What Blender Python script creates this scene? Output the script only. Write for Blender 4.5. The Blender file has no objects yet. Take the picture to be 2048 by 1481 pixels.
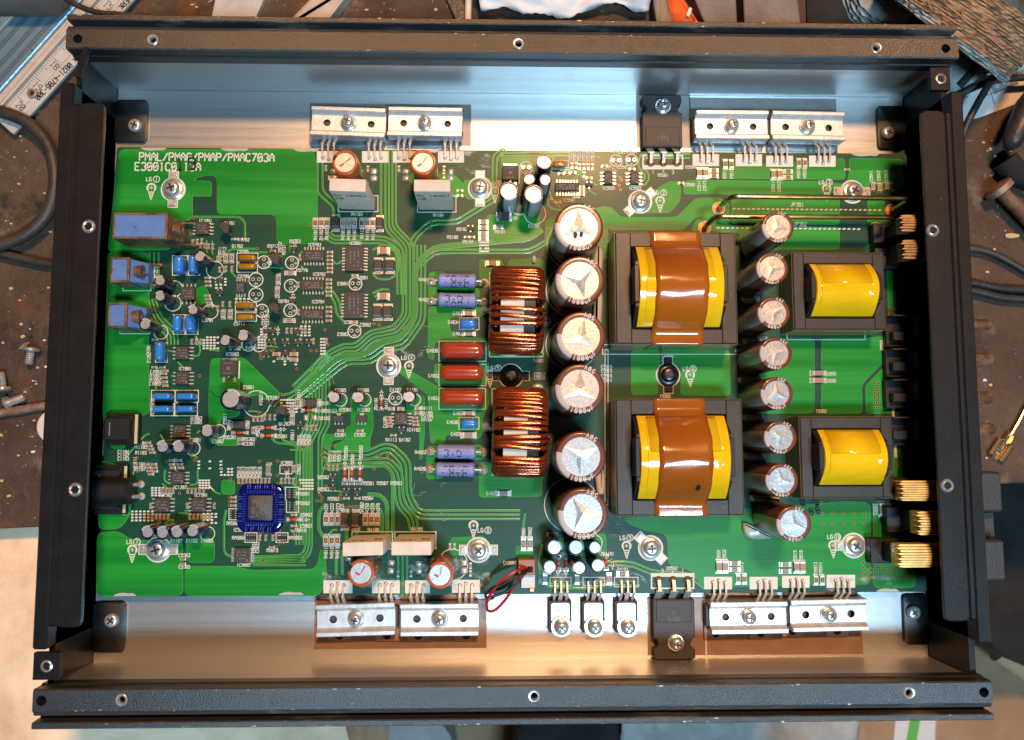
import bpy, bmesh, math, random
import numpy as np
from mathutils import Matrix, Vector
random.seed(7)
R_ = math.radians
U = 0.01                      # everything below is written in millimetres; 1 Blender unit = 100 mm
sc = bpy.context.scene
COL = sc.collection

# ------------------------------------------------------------------ camera
F = 1640.0
CM = np.array([-10.7266, -33.4348, 352.915])
RX, RY, RZ = 0.0906776, -0.0253293, -0.0011943
c_, s_ = math.cos, math.sin
RM = (np.array([[c_(RZ), -s_(RZ), 0], [s_(RZ), c_(RZ), 0], [0, 0, 1]])
      @ np.array([[c_(RY), 0, s_(RY)], [0, 1, 0], [-s_(RY), 0, c_(RY)]])
      @ np.array([[1, 0, 0], [0, c_(RX), -s_(RX)], [0, s_(RX), c_(RX)]]))
cam_d = bpy.data.cameras.new("camera")
cam = bpy.data.objects.new("camera", cam_d)
COL.objects.link(cam)
cam.matrix_world = Matrix.Translation(Vector(CM * U)) @ Matrix(RM.tolist()).to_4x4()
cam_d.sensor_width = 36.0
cam_d.lens = F / 2048 * 36
cam_d.clip_start, cam_d.clip_end = 0.05, 400
cam_d.dof.use_dof = True
cam_d.dof.focus_distance = (353 - 8) * U
cam_d.dof.aperture_fstop = 1.1
sc.camera = cam

# ------------------------------------------------------------------ light
wd = bpy.data.worlds.new("World")
sc.world = wd
wd.use_nodes = True
wd.node_tree.nodes["Background"].inputs[0].default_value = (0.55, 0.62, 0.80, 1)
wd.node_tree.nodes["Background"].inputs[1].default_value = 0.018


def lamp(name, loc, target, sx, sy, power, col):
    d = bpy.data.lights.new(name, 'AREA')
    d.shape = 'RECTANGLE'
    d.size, d.size_y = sx * U, sy * U
    d.energy, d.color = power, col
    o = bpy.data.objects.new(name, d)
    COL.objects.link(o)
    o.location = Vector(loc) * U
    v = Vector(target) - Vector(loc)
    o.rotation_euler = v.to_track_quat('-Z', 'Y').to_euler()
    return o


lamp("warm_ceiling_lamp", (170, 600, 1330), (0, 40, 0), 210, 120, 2300, (1.0, 0.53, 0.245))
lamp("cool_work_light", (250, -520, 1200), (0, -40, 0), 360, 100, 1700, (0.46, 0.77, 1.0))
sc.view_settings.view_transform = 'Standard'
sc.view_settings.look = 'None'
sc.view_settings.exposure = 0.0


# ------------------------------------------------------------------ helpers
def inv(px, py, z=0.0):
    """point of the plane at height z (mm) that stands under a point of the 2048 px wide survey picture"""
    d = RM @ np.array([(px - 1024) / F, -(py - 740.5) / F, -1.0])
    t = (z - CM[2]) / d[2]
    q = CM + t * d
    return (float(q[0]), float(q[1]))


def mm(px, z=0.0):
    return px * (CM[2] - z) / F


def ppl(pts, z=0.0):
    return [inv(a, b, z) for a, b in pts]


def newmat(name):
    m = bpy.data.materials.new(name)
    m.use_nodes = True
    nt = m.node_tree
    return m, nt, nt.nodes["Principled BSDF"]


def mat(name, col, rough=.5, metal=0., col2=None, vs=6., lo=.4, hi=.6, bump=0., bs=60., st=(1, 1, 1), coat=0.,
        spec=.5, det=4., speck=None, speck_s=120., speck_t=.72, rvar=0., emit=None, scr=None):
    """colour varied by world-space noise, optional grain (bump) and specks"""
    m, nt, b = newmat(name)
    N, L = nt.nodes, nt.links
    b.inputs["Roughness"].default_value = rough
    b.inputs["Metallic"].default_value = metal
    b.inputs["Specular IOR Level"].default_value = spec
    b.inputs["Coat Weight"].default_value = coat
    b.inputs["Coat Roughness"].default_value = .12
    b.inputs["Base Color"].default_value = (*col, 1)
    geo = N.new("ShaderNodeNewGeometry")
    mp = N.new("ShaderNodeMapping")
    mp.inputs["Scale"].default_value = st
    L.new(geo.outputs["Position"], mp.inputs["Vector"])
    out = None
    if col2 is not None or rvar:
        nz = N.new("ShaderNodeTexNoise")
        nz.inputs["Scale"].default_value = vs
        nz.inputs["Detail"].default_value = det
        nz.inputs["Roughness"].default_value = .62
        L.new(mp.outputs["Vector"], nz.inputs["Vector"])
        mr = N.new("ShaderNodeMapRange")
        mr.inputs["From Min"].default_value, mr.inputs["From Max"].default_value = lo, hi
        L.new(nz.outputs["Fac"], mr.inputs["Value"])
        if col2 is not None:
            mx = N.new("ShaderNodeMix")
            mx.data_type = 'RGBA'
            mx.inputs[6].default_value, mx.inputs[7].default_value = (*col, 1), (*col2, 1)
            L.new(mr.outputs["Result"], mx.inputs[0])
            out = mx.outputs[2]
        if rvar:
            r2 = N.new("ShaderNodeMapRange")
            r2.inputs["To Min"].default_value, r2.inputs["To Max"].default_value = rough - rvar, rough + rvar
            L.new(mr.outputs["Result"], r2.inputs["Value"])
            L.new(r2.outputs["Result"], b.inputs["Roughness"])
    if speck is not None:
        n2 = N.new("ShaderNodeTexNoise")
        n2.inputs["Scale"].default_value = speck_s
        n2.inputs["Detail"].default_value = 2
        L.new(geo.outputs["Position"], n2.inputs["Vector"])
        r3 = N.new("ShaderNodeMapRange")
        r3.inputs["From Min"].default_value, r3.inputs["From Max"].default_value = speck_t, speck_t + .05
        L.new(n2.outputs["Fac"], r3.inputs["Value"])
        m2 = N.new("ShaderNodeMix")
        m2.data_type = 'RGBA'
        m2.inputs[6].default_value, m2.inputs[7].default_value = (*col, 1), (*speck, 1)
        if out is not None:
            L.new(out, m2.inputs[6])
        L.new(r3.outputs["Result"], m2.inputs[0])
        out = m2.outputs[2]
    if scr is not None:            # fine drawn scratches: (colour, scale, stretch, threshold)
        for si, th in enumerate((scr[3], scr[3] + .03)):
            mp2 = N.new("ShaderNodeMapping")
            mp2.inputs["Scale"].default_value = scr[2]
            mp2.inputs["Rotation"].default_value = (0, 0, (.012, -.09)[si])
            L.new(geo.outputs["Position"], mp2.inputs["Vector"])
            n4 = N.new("ShaderNodeTexNoise")
            n4.inputs["Scale"].default_value = scr[1] * (1 + si * .7)
            n4.inputs["Detail"].default_value = 3
            L.new(mp2.outputs["Vector"], n4.inputs["Vector"])
            r4 = N.new("ShaderNodeMapRange")
            r4.inputs["From Min"].default_value, r4.inputs["From Max"].default_value = th, th + .05
            r4.inputs["To Max"].default_value = .7
            L.new(n4.outputs["Fac"], r4.inputs["Value"])
            m4 = N.new("ShaderNodeMix")
            m4.data_type = 'RGBA'
            m4.inputs[6].default_value, m4.inputs[7].default_value = (*col, 1), (*scr[0], 1)
            if out is not None:
                L.new(out, m4.inputs[6])
            L.new(r4.outputs["Result"], m4.inputs[0])
            out = m4.outputs[2]
    if out is not None:
        L.new(out, b.inputs["Base Color"])
    if bump:
        n3 = N.new("ShaderNodeTexNoise")
        n3.inputs["Scale"].default_value = bs
        n3.inputs["Detail"].default_value = 3
        L.new(mp.outputs["Vector"], n3.inputs["Vector"])
        bp = N.new("ShaderNodeBump")
        bp.inputs["Strength"].default_value = bump
        bp.inputs["Distance"].default_value = .01
        L.new(n3.outputs["Fac"], bp.inputs["Height"])
        L.new(bp.outputs["Normal"], b.inputs["Normal"])
    if emit:
        b.inputs["Emission Color"].default_value = (*emit, 1)
        b.inputs["Emission Strength"].default_value = 1
    return m


M = dict(
    mask=mat("dark_solder_mask", (.005, .046, .027), .42, col2=(.007, .062, .031), vs=1.2, coat=.04, spec=.32, bump=.06, bs=40, st=(.2, 6, 1)),
    pour=mat("green_solder_mask", (.005, .185, .018), .40, col2=(.011, .265, .026), vs=1.6, coat=.04, spec=.32, rvar=.06, bump=.05, bs=40, st=(.2, 6, 1), speck=(.05, .3, .08), speck_s=60, speck_t=.74),
    pedge=mat("thin_solder_mask", (.10, .40, .055), .4, coat=.2),
    trace=mat("trace_solder_mask", (.024, .215, .034), .40, col2=(.016, .185, .027), coat=.05),
    silk=mat("white_print", (.66, .63, .56), .6),
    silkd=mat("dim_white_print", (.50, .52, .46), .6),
    marker=mat("black_ink", (.008, .008, .008), .6),
    alu=mat("brushed_aluminium", (.57, .575, .58), .35, .8, col2=(.52, .525, .53), vs=5, lo=.35, hi=.65, st=(.05, 6, 6), bump=.10, bs=90, rvar=.04, speck=(.24, .24, .24), speck_s=26, speck_t=.75, scr=((.40, .40, .41), 9, (.10, 5, 5), .66)),
    alus=mat("bright_aluminium", (.78, .78, .78), .36, .6, col2=(.66, .66, .67), vs=30, bump=.08, bs=60),
    steel=mat("zinc_plated_steel", (.74, .74, .72), .26, .7, col2=(.58, .58, .56), vs=40, bump=.05, bs=60),
    tin=mat("tinned_leads", (.76, .74, .70), .32, .6, col2=(.6, .56, .5), vs=60),
    ancl=mat("black_anodised", (.012, .0115, .012), .345, col2=(.019, .018, .018), vs=6, bump=.30, bs=300, spec=1.0, speck=(.30, .29, .28), speck_s=30, speck_t=.765, scr=((.10, .095, .09), 6, (.3, 2, 2), .72)),
    ancg=mat("worn_black_groove", (.030, .030, .032), .5, col2=(.14, .14, .13), vs=9, lo=.55, hi=.70, st=(.4, 1, 1), bump=.3, bs=90, spec=.6),
    blk=mat("black_painted_steel", (.006, .006, .007), .42, col2=(.009, .009, .010), vs=10, bump=.05, bs=80, spec=.42, speck=(.25, .24, .22), speck_s=40, speck_t=.775, scr=((.07, .07, .07), 5, (1.2, .3, 1), .71)),
    plast=mat("black_plastic", (.009, .0085, .009), .48, bump=.1, bs=120),
    epoxy=mat("black_epoxy", (.045, .036, .033), .55, bump=.2, bs=160),
    epoxym=mat("print_on_epoxy", (.17, .14, .12), .6),
    brown=mat("brown_sleeve", (.135, .036, .020), .30, col2=(.155, .042, .024), coat=.35),
    stripe=mat("greyish_stripe", (.48, .40, .38), .32, coat=.4),
    navy=mat("navy_sleeve", (.006, .005, .026), .30, coat=.2),
    nstripe=mat("pale_stripe", (.42, .42, .50), .32, coat=.4),
    blksl=mat("black_sleeve", (.006, .006, .009), .32, coat=.2),
    orange=mat("orange_sleeve", (.40, .075, .012), .30, coat=.5),
    orangeb=mat("dark_band", (.03, .012, .008), .32, coat=.4),
    capt=mat("cap_top_aluminium", (.50, .50, .50), .36, .8, col2=(.38, .38, .38), vs=75, lo=.40, hi=.66, bump=.07, bs=110),
    capw=mat("pale_cap_top", (.60, .59, .58), .40, .7, col2=(.52, .52, .52), vs=60, bump=.04, bs=80),
    core=mat("ferrite", (.026, .022, .020), .42, col2=(.038, .033, .030), vs=5, spec=.5, speck=(.22, .20, .17), speck_s=60, speck_t=.745),
    corev=mat("amber_varnish", (.26, .13, .03), .3, coat=.4),
    bob=mat("bobbin_plastic", (.020, .017, .017), .35),
    ytape=mat("yellow_tape", (.76, .46, .006), .13, col2=(.84, .53, .01), vs=7, coat=.4, bump=.22, bs=6, st=(.6, 1.4, 1), spec=.6),
    kapt=mat("amber_polyimide_tape", (.40, .115, .008), .15, col2=(.27, .070, .008), vs=3, lo=.35, hi=.65, st=(.5, 1, 1), coat=.7, bump=.14, bs=9, spec=.6),
    copper=mat("enamelled_copper", (.42, .085, .020), .16, .7, col2=(.30, .055, .014), vs=14, coat=.6),
    cerw=mat("white_ceramic", (.74, .60, .48), .6, col2=(.62, .53, .45), vs=14, bump=.15, bs=60),
    purp=mat("lilac_coating", (.23, .245, .50), .42, col2=(.20, .215, .45), vs=12, bump=.1, bs=30),
    ink=mat("dark_ink", (.03, .03, .06), .6),
    bluef=mat("blue_epoxy", (.035, .20, .58), .22, coat=.6, bump=.1, bs=16),
    redf=mat("brick_red_epoxy", (.36, .042, .014), .20, coat=.7, bump=.12, bs=14),
    mica=mat("amber_epoxy", (.42, .19, .012), .22, col2=(.30, .13, .01), vs=20, coat=.6),
    rcab=mat("blue_jack_plastic", (.10, .20, .47), .45, col2=(.085, .17, .40), vs=14, speck=(.02, .03, .14), speck_s=24, speck_t=.70),
    bronze=mat("bronze_shell", (.40, .25, .15), .34, .6, col2=(.20, .11, .07), vs=20),
    gold=mat("gold_plating", (.98, .62, .16), .30, .4, col2=(.80, .48, .16), vs=22),
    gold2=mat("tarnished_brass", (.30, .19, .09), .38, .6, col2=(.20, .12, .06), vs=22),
    wireb=mat("brass_wire", (.62, .42, .14), .26, 1., col2=(.48, .30, .09), vs=20),
    copad=mat("bare_copper_pad", (.62, .22, .05), .4, .35),
    padt=mat("solder", (.72, .69, .62), .3, .6),
    pad=mat("thermal_pad", (.22, .125, .085), .42, col2=(.27, .16, .11), vs=6, spec=.7, bump=.1, bs=20),
    padg=mat("thermal_pad_shade_grey", (.16, .15, .15), .38, col2=(.20, .19, .19), vs=6, spec=.8),  # same pad material as the brown; darker light at the far rail painted in
    tan=mat("tan_ceramic", (.34, .20, .11), .4),
    grey=mat("grey_ceramic", (.26, .20, .16), .4),
    resb=mat("resistor_black", (.02, .018, .016), .4),
    resy=mat("resistor_amber_print", (.50, .26, .03), .5),
    glass=mat("orange_glass", (.52, .10, .03), .12, coat=.8),
    qblue=mat("blue_conformal_coat", (.003, .005, .075), .10, col2=(.005, .008, .12), vs=9, coat=.7, spec=.6, bump=.5, bs=12),
    qpin=mat("blue_coated_pins", (.02, .04, .34), .18, coat=.9),
    qpin2=mat("coated_pin_ends", (.10, .16, .50), .2, .4, coat=.5),
    qtop=mat("grey_chip_top", (.045, .043, .047), .5, bump=.1, bs=80),
    glue=mat("tan_glue", (.48, .32, .20), .35, coat=.3, bump=.2, bs=9),
    glueg=mat("pale_grey_glue", (.40, .42, .36), .30, coat=.4, bump=.2, bs=9),
    redw=mat("red_insulation", (.42, .012, .012), .32),
    blkw=mat("black_insulation", (.018, .016, .016), .36),
    conn=mat("brown_connector", (.36, .12, .035), .4),
    conw=mat("white_plastic", (.62, .60, .58), .45),
    via=mat("via_ring", (.34, .17, .07), .4, .3),
    dark=mat("hole_shade_and_band", (.004, .004, .004), .8),  # near-black paints the shade inside holes and slots; also diode bands
    lug=mat("worn_tin_lug", (.66, .62, .56), .36, .5, col2=(.48, .44, .39), vs=30),
    yel=mat("cream_print", (.52, .46, .22), .6),
)


class MB:
    """collects faces (mm) and becomes one mesh"""

    def __init__(s):
        s.v, s.f, s.m = [], [], []

    def add(s, vs, fs, m=0):
        k = len(s.v)
        s.v += vs
        s.f += [tuple(i + k for i in q) for q in fs]
        s.m += ([m] * len(fs) if isinstance(m, int) else list(m))

    def box(s, x0, x1, y0, y1, z0, z1, m=0, c=0.):
        if c <= 0:
            vs = [(x, y, z) for z in (z0, z1) for x, y in ((x0, y0), (x1, y0), (x1, y1), (x0, y1))]
            s.add(vs, [(3, 2, 1, 0), (4, 5, 6, 7), (0, 1, 5, 4), (1, 2, 6, 5), (2, 3, 7, 6), (3, 0, 4, 7)], m)
        else:                      # chamfered top and corners
            a = [(x0 + c, y0), (x1 - c, y0), (x1, y0 + c), (x1, y1 - c), (x1 - c, y1), (x0 + c, y1), (x0, y1 - c), (x0, y0 + c)]
            i = [(min(max(x, x0 + c), x1 - c), min(max(y, y0 + c), y1 - c)) for x, y in a]
            vs = [(x, y, z0) for x, y in a] + [(x, y, z1 - c) for x, y in a] + [(x, y, z1) for x, y in
                  [(a[k][0] + (i[k][0] - a[k][0]) * 1 if a[k][0] in (x0, x1) else a[k][0], a[k][1] + (i[k][1] - a[k][1]) if a[k][1] in (y0, y1) else a[k][1]) for k in range(8)]]
            fs = [tuple(range(7, -1, -1)), tuple(range(16, 24))]
            for k in range(8):
                n = (k + 1) % 8
                fs += [(k, n, 8 + n, 8 + k), (8 + k, 8 + n, 16 + n, 16 + k)]
            s.add(vs, fs, m)

    def prism(s, poly, z0, z1, m=0, ms=None, c=0.):
        """poly counter-clockwise; optional chamfer c with side material ms"""
        if area(poly) < 0:
            poly = poly[::-1]
        n = len(poly)
        ms = m if ms is None else ms
        top = inset(poly, c) if c else poly
        zc = z1 - c * .6 if c else z1
        vs = [(x, y, z0) for x, y in poly] + [(x, y, zc if c else z1) for x, y in poly]
        fs, mm_ = [tuple(range(n - 1, -1, -1))], [ms]
        for k in range(n):
            fs.append((k, (k + 1) % n, n + (k + 1) % n, n + k)); mm_.append(ms)
        o = n
        if c:
            vs += [(x, y, z1) for x, y in top]
            for k in range(n):
                fs.append((n + k, n + (k + 1) % n, 2 * n + (k + 1) % n, 2 * n + k)); mm_.append(ms)
            o = 2 * n
        fs.append(tuple(range(o, o + n))); mm_.append(m)
        s.add(vs, fs, mm_)

    def lathe(s, prof, n=20, x=0, y=0, m=0, mf=None, cap=True):
        """profile [(r, z)]; mf(seg, ring) -> material"""
        vs, fs, ms = [], [], []
        for r, z in prof:
            for k in range(n):
                a = 2 * math.pi * k / n
                vs.append((x + r * c_(a), y + r * s_(a), z))
        for j in range(len(prof) - 1):
            for k in range(n):
                q = (k + 1) % n
                fs.append((j * n + k, j * n + q, (j + 1) * n + q, (j + 1) * n + k))
                ms.append(mf(k, j) if mf else m)
        if cap:
            j = len(prof) - 1
            fs.append(tuple(range(j * n, j * n + n)))
            ms.append(mf(0, j) if mf else m)
        s.add(vs, fs, ms)

    def tube(s, pts, r, n=8, m=0, closed=False, cap=True, flat=None):
        pts = [Vector(p) for p in pts]
        N = len(pts)
        vs, fs = [], []
        up = Vector((0, 0, 1))
        last = None
        for i, p in enumerate(pts):
            if closed:
                t = pts[(i + 1) % N] - pts[i - 1]
            else:
                t = pts[min(i + 1, N - 1)] - pts[max(i - 1, 0)]
            t.normalize()
            if last is None:
                a = t.cross(up)
                if a.length < .05:
                    a = t.cross(Vector((0, 1, 0)))
            else:
                a = last - t * last.dot(t)
            a.normalize()
            last = a
            b = t.cross(a)
            rr = r[i] if isinstance(r, (list, tuple)) else r
            for k in range(n):
                w = 2 * math.pi * k / n
                vs.append(tuple(p + (a * c_(w) + b * s_(w) * (flat or 1)) * rr))
        for i in range(N if closed else N - 1):
            j = (i + 1) % N
            for k in range(n):
                q = (k + 1) % n
                fs.append((i * n + k, j * n + k, j * n + q, i * n + q))
        if not closed and cap:
            fs.append(tuple(range(n - 1, -1, -1)))
            fs.append(tuple(range((N - 1) * n, N * n)))
        s.add(vs, fs, m)

    def ribbon(s, pts, w, z0, z1, m=0, ms=None, c=0., closed=False):
        """flat track of width w along a 2-D line, mitred, optionally chamfered"""
        n = len(pts)
        L, Rr, LI, RI = [], [], [], []
        for i in range(n):
            p = Vector(pts[i])
            if closed:
                a, b = Vector(pts[i - 1]), Vector(pts[(i + 1) % n])
            else:
                a, b = Vector(pts[max(i - 1, 0)]), Vector(pts[min(i + 1, n - 1)])
            d1, d2 = (p - a), (b - p)
            d1 = d1.normalized() if d1.length > 1e-6 else d2.normalized()
            d2 = d2.normalized() if d2.length > 1e-6 else d1
            t = d1 + d2
            t = t.normalized() if t.length > 1e-6 else d1
            nn = Vector((-t.y, t.x))
            k = 1 / max(.5, nn.dot(Vector((-d1.y, d1.x))))
            L.append(p + nn * w / 2 * k); Rr.append(p - nn * w / 2 * k)
            LI.append(p + nn * (w / 2 - c) * k); RI.append(p - nn * (w / 2 - c) * k)
        vs = [(q.x, q.y, z0 if not c else z0) for q in Rr] + [(q.x, q.y, z1) for q in RI] + [(q.x, q.y, z1) for q in LI] + [(q.x, q.y, z0) for q in L]
        fs, mm_ = [], []
        for i in range(n if closed else n - 1):
            j = (i + 1) % n
            for k in range(3):
                fs.append((k * n + i, k * n + j, (k + 1) * n + j, (k + 1) * n + i))
                mm_.append(m if k == 1 else (m if ms is None else ms))
        s.add(vs, fs, mm_)

    def mesh(s, name, mats, smooth=35, recalc=True):
        me = bpy.data.meshes.new(name)
        me.from_pydata([(a * U, b * U, c * U) for a, b, c in s.v], [], s.f)
        for q in mats:
            me.materials.append(M[q] if isinstance(q, str) else q)
        if len(mats) > 1:
            me.polygons.foreach_set("material_index", s.m)
        if recalc:
            bm = bmesh.new(); bm.from_mesh(me)
            bmesh.ops.recalc_face_normals(bm, faces=bm.faces)
            bm.to_mesh(me); bm.free()
        if smooth:
            me.polygons.foreach_set("use_smooth", [True] * len(me.polygons))
            me.set_sharp_from_angle(angle=R_(smooth))
        me.update()
        return me


def area(p):
    return sum(p[i - 1][0] * p[i][1] - p[i][0] * p[i - 1][1] for i in range(len(p))) / 2


def inset(p, d):
    n = len(p)
    out = []
    for i in range(n):
        a, b, c = Vector(p[i - 1]), Vector(p[i]), Vector(p[(i + 1) % n])
        d1, d2 = (b - a).normalized(), (c - b).normalized()
        n1, n2 = Vector((-d1.y, d1.x)), Vector((-d2.y, d2.x))
        t = n1 + n2
        t = t.normalized() if t.length > 1e-5 else n1
        k = 1 / max(.45, t.dot(n1))
        out.append(tuple(b + t * d * k))
    return out


def rnd(poly, r, n=4):
    """round the corners of a polygon"""
    out = []
    N = len(poly)
    for i in range(N):
        a, b, c = Vector(poly[i - 1]), Vector(poly[i]), Vector(poly[(i + 1) % N])
        l1, l2 = (a - b).length, (c - b).length
        k = min(r, l1 * .45, l2 * .45)
        p, q = b + (a - b).normalized() * k, b + (c - b).normalized() * k
        for j in range(n + 1):
            t = j / n
            out.append(tuple(p * (1 - t) ** 2 + b * 2 * t * (1 - t) + q * t * t))
    return out


def rline(pts, r, n=4):
    """round the bends of an open line (2-D or 3-D)"""
    P = [Vector(p) for p in pts]
    out = [P[0]]
    for i in range(1, len(P) - 1):
        a, b, c = P[i - 1], P[i], P[i + 1]
        k = min(r, (a - b).length * .48, (c - b).length * .48)
        p, q = b + (a - b).normalized() * k, b + (c - b).normalized() * k
        for j in range(n + 1):
            t = j / n
            out.append(p * (1 - t) ** 2 + b * 2 * t * (1 - t) + q * t * t)
    out.append(P[-1])
    return [tuple(q) for q in out]


def rect(x0, x1, y0, y1):
    return [(x0, y0), (x1, y0), (x1, y1), (x0, y1)]


def obj(name, me, parent=None, loc=(0, 0, 0), rz=0., label=None, kind=None):
    """links a mesh as an object; loc in mm in the frame of its parent"""
    o = bpy.data.objects.new(name, me)
    COL.objects.link(o)
    o.location = Vector(loc) * U
    o.rotation_euler = (0, 0, rz)
    if parent is not None:
        o.parent = parent
    if label:
        o["label"] = label
    if kind:
        o["kind"] = kind
    return o


def tag(o, label, cat, group=None):
    o["label"], o["category"] = label, cat
    if group:
        o["group"] = group
    return o


# plain stroke lettering on a 4 x 6 grid
FONT = {'A': '00042644 40,0343'.replace(' ', ''), 'B': '00063645443403,34454140 3000'.replace(' ', ''), 'C': '4536160501103041', 'D': '0006264440' + '3000', 'E': '46060040,0333', 'F': '460600,0333',
        'G': '453616050110304143' + '23', 'H': '0006,4046,0343', 'I': '2026,1030,1636', 'J': '36463121100001'[0:4] + '463110' + '01', 'K': '0006,4603,1440', 'L': '060040', 'M': '0006234640', 'N': '00064046', 'O': '0105163645413010' + '01',
        'P': '00063645443303', 'Q': '010516364541301001,2240', 'R': '00063645443303,2340', 'S': '453616050413334241301001', 'T': '2026,0646', 'U': '0601103041' + '46', 'V': '062046', 'W': '0610233046', 'X': '0046,0640', 'Y': '062346,2320', 'Z': '06460040',
        '0': '010516364541301001,0145', '1': '152620,1030', '2': '0516364544004' + '0', '3': '05163645443342413010' + '01', '4': '30360242', '5': '46060434434130100' + '1', '6': '4536160501103041433404', '7': '064610', '8': '130405163645443313020110304142' + '33', '9': '433304' + '0516364541301001',
        '/': '0046', '+': '2125,0343', '-': '0343', 'o': '00203010' + '040516253544' + '4330' + '2040', 'm': '0004,0324' + '20,2344' + '40', 'u': '0401103041,44' + '40', 'x': '0044,0440', 'w': '00102040', ' ': '', '.': '2021'}


def text(mb, t, x, y, h, ang=0., w=None, m=0, z0=0.10, z1=0.13, centre=True, squeeze=.8, mirror=False):
    """strokes a text, centred at x, y (mm), height h, turned by ang degrees"""
    w = w or h * .15
    k = h / 6
    adv = 5.6 * k * squeeze
    W = adv * len(t) - 1.6 * k * squeeze
    ca, sa = c_(R_(ang)), s_(R_(ang))
    for i, ch in enumerate(t):
        for st in FONT.get(ch, '0040' + '4606' + '00' if ch != ' ' else '').split(','):
            pts = [(int(st[j]), int(st[j + 1])) for j in range(0, len(st) - 1, 2)]
            if len(pts) < 2:
                continue
            q = []
            for a, b in pts:
                u = i * adv + a * k * squeeze - (W / 2 if centre else 0)
                v = b * k - h / 2
                if mirror:
                    u = -u
                q.append((x + u * ca - v * sa, y + u * sa + v * ca))
            mb.ribbon(q, w, z0, z1, m)


# ------------------------------------------------------------------ the open amplifier (one thing)
ZB = -24.0                                                     # bench top
amp = bpy.data.objects.new("open_amplifier", None)
COL.objects.link(amp)
amp.location = (0, 0, ZB * U)
tag(amp, "black car amplifier with its lid off, showing a green circuit board full of parts", "amplifier")


def part(name, me, x=0, y=0, z=0, rz=0., label=None, kind=None, parent=None):
    if parent is None:
        return obj(name, me, amp, (x, y, z - ZB), rz, label, kind)
    return obj(name, me, parent, (x, y, z), rz, label, kind)


def holed(mb, x0, x1, y0, y1, z, holes, depth, m=0, md=1, swap=False, n=16, mr=None, zring=.3):
    """a strip of top surface with a row of round holes along x; bores and a worn rim"""
    def P(a, b, c):
        return (b, a, c) if swap else (a, b, c)
    cur = x0
    for hx, hy, r in sorted(holes):
        e = min(r * 1.7, hy - y0, y1 - hy)
        if hx - e > cur:
            mb.add([P(cur, y0, z), P(hx - e, y0, z), P(hx - e, y1, z), P(cur, y1, z)], [(0, 1, 2, 3)], m)
        cs = [(c_(2 * math.pi * k / n), s_(2 * math.pi * k / n)) for k in range(n)]
        inner = [P(hx + r * a, hy + r * b, z) for a, b in cs]
        outer = []
        for a, b in cs:
            t = e / abs(a) if abs(a) >= abs(b) else None
            if t is None:
                ylim = (y1 - hy) if b > 0 else (hy - y0)
                outer.append(P(hx + max(-e, min(e, a / abs(b) * e)), hy + ylim * (1 if b > 0 else -1), z))
            else:
                yy = b / abs(a)
                outer.append(P(hx + e * (1 if a > 0 else -1), hy + (yy * ((y1 - hy) if b > 0 else (hy - y0))), z))
        bot = [P(hx + r * a, hy + r * b, z - depth) for a, b in cs]
        vs = inner + outer + bot
        fs, ms = [], []
        for k in range(n):
            q = (k + 1) % n
            fs += [(k, q, n + q, n + k), (k, q, 2 * n + q, 2 * n + k)]
            ms += [m, md]
        fs.append(tuple(range(2 * n, 3 * n))); ms.append(md)
        mb.add(vs, fs, ms)
        if mr is not None:
            ro = r * 1.32
            vs = [P(hx + r * .8 * a, hy + r * .8 * b, z - 1.2) for a, b in cs] + [P(hx + r * .96 * a, hy + r * .96 * b, z + zring) for a, b in cs] + [P(hx + ro * a, hy + ro * b, z + zring * .5) for a, b in cs] + [P(hx + ro * 1.05 * a, hy + ro * 1.05 * b, z - .05) for a, b in cs]
            fs = []
            for j in range(3):
                for k in range(n):
                    q = (k + 1) % n
                    fs.append((j * n + k, j * n + q, (j + 1) * n + q, (j + 1) * n + k))
            mb.add(vs, fs, mr)
        cur = hx + e
    mb.add([P(cur, y0, z), P(x1, y0, z), P(x1, y1, z), P(cur, y1, z)], [(0, 1, 2, 3)], m)


ZT = 31.5
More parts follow.
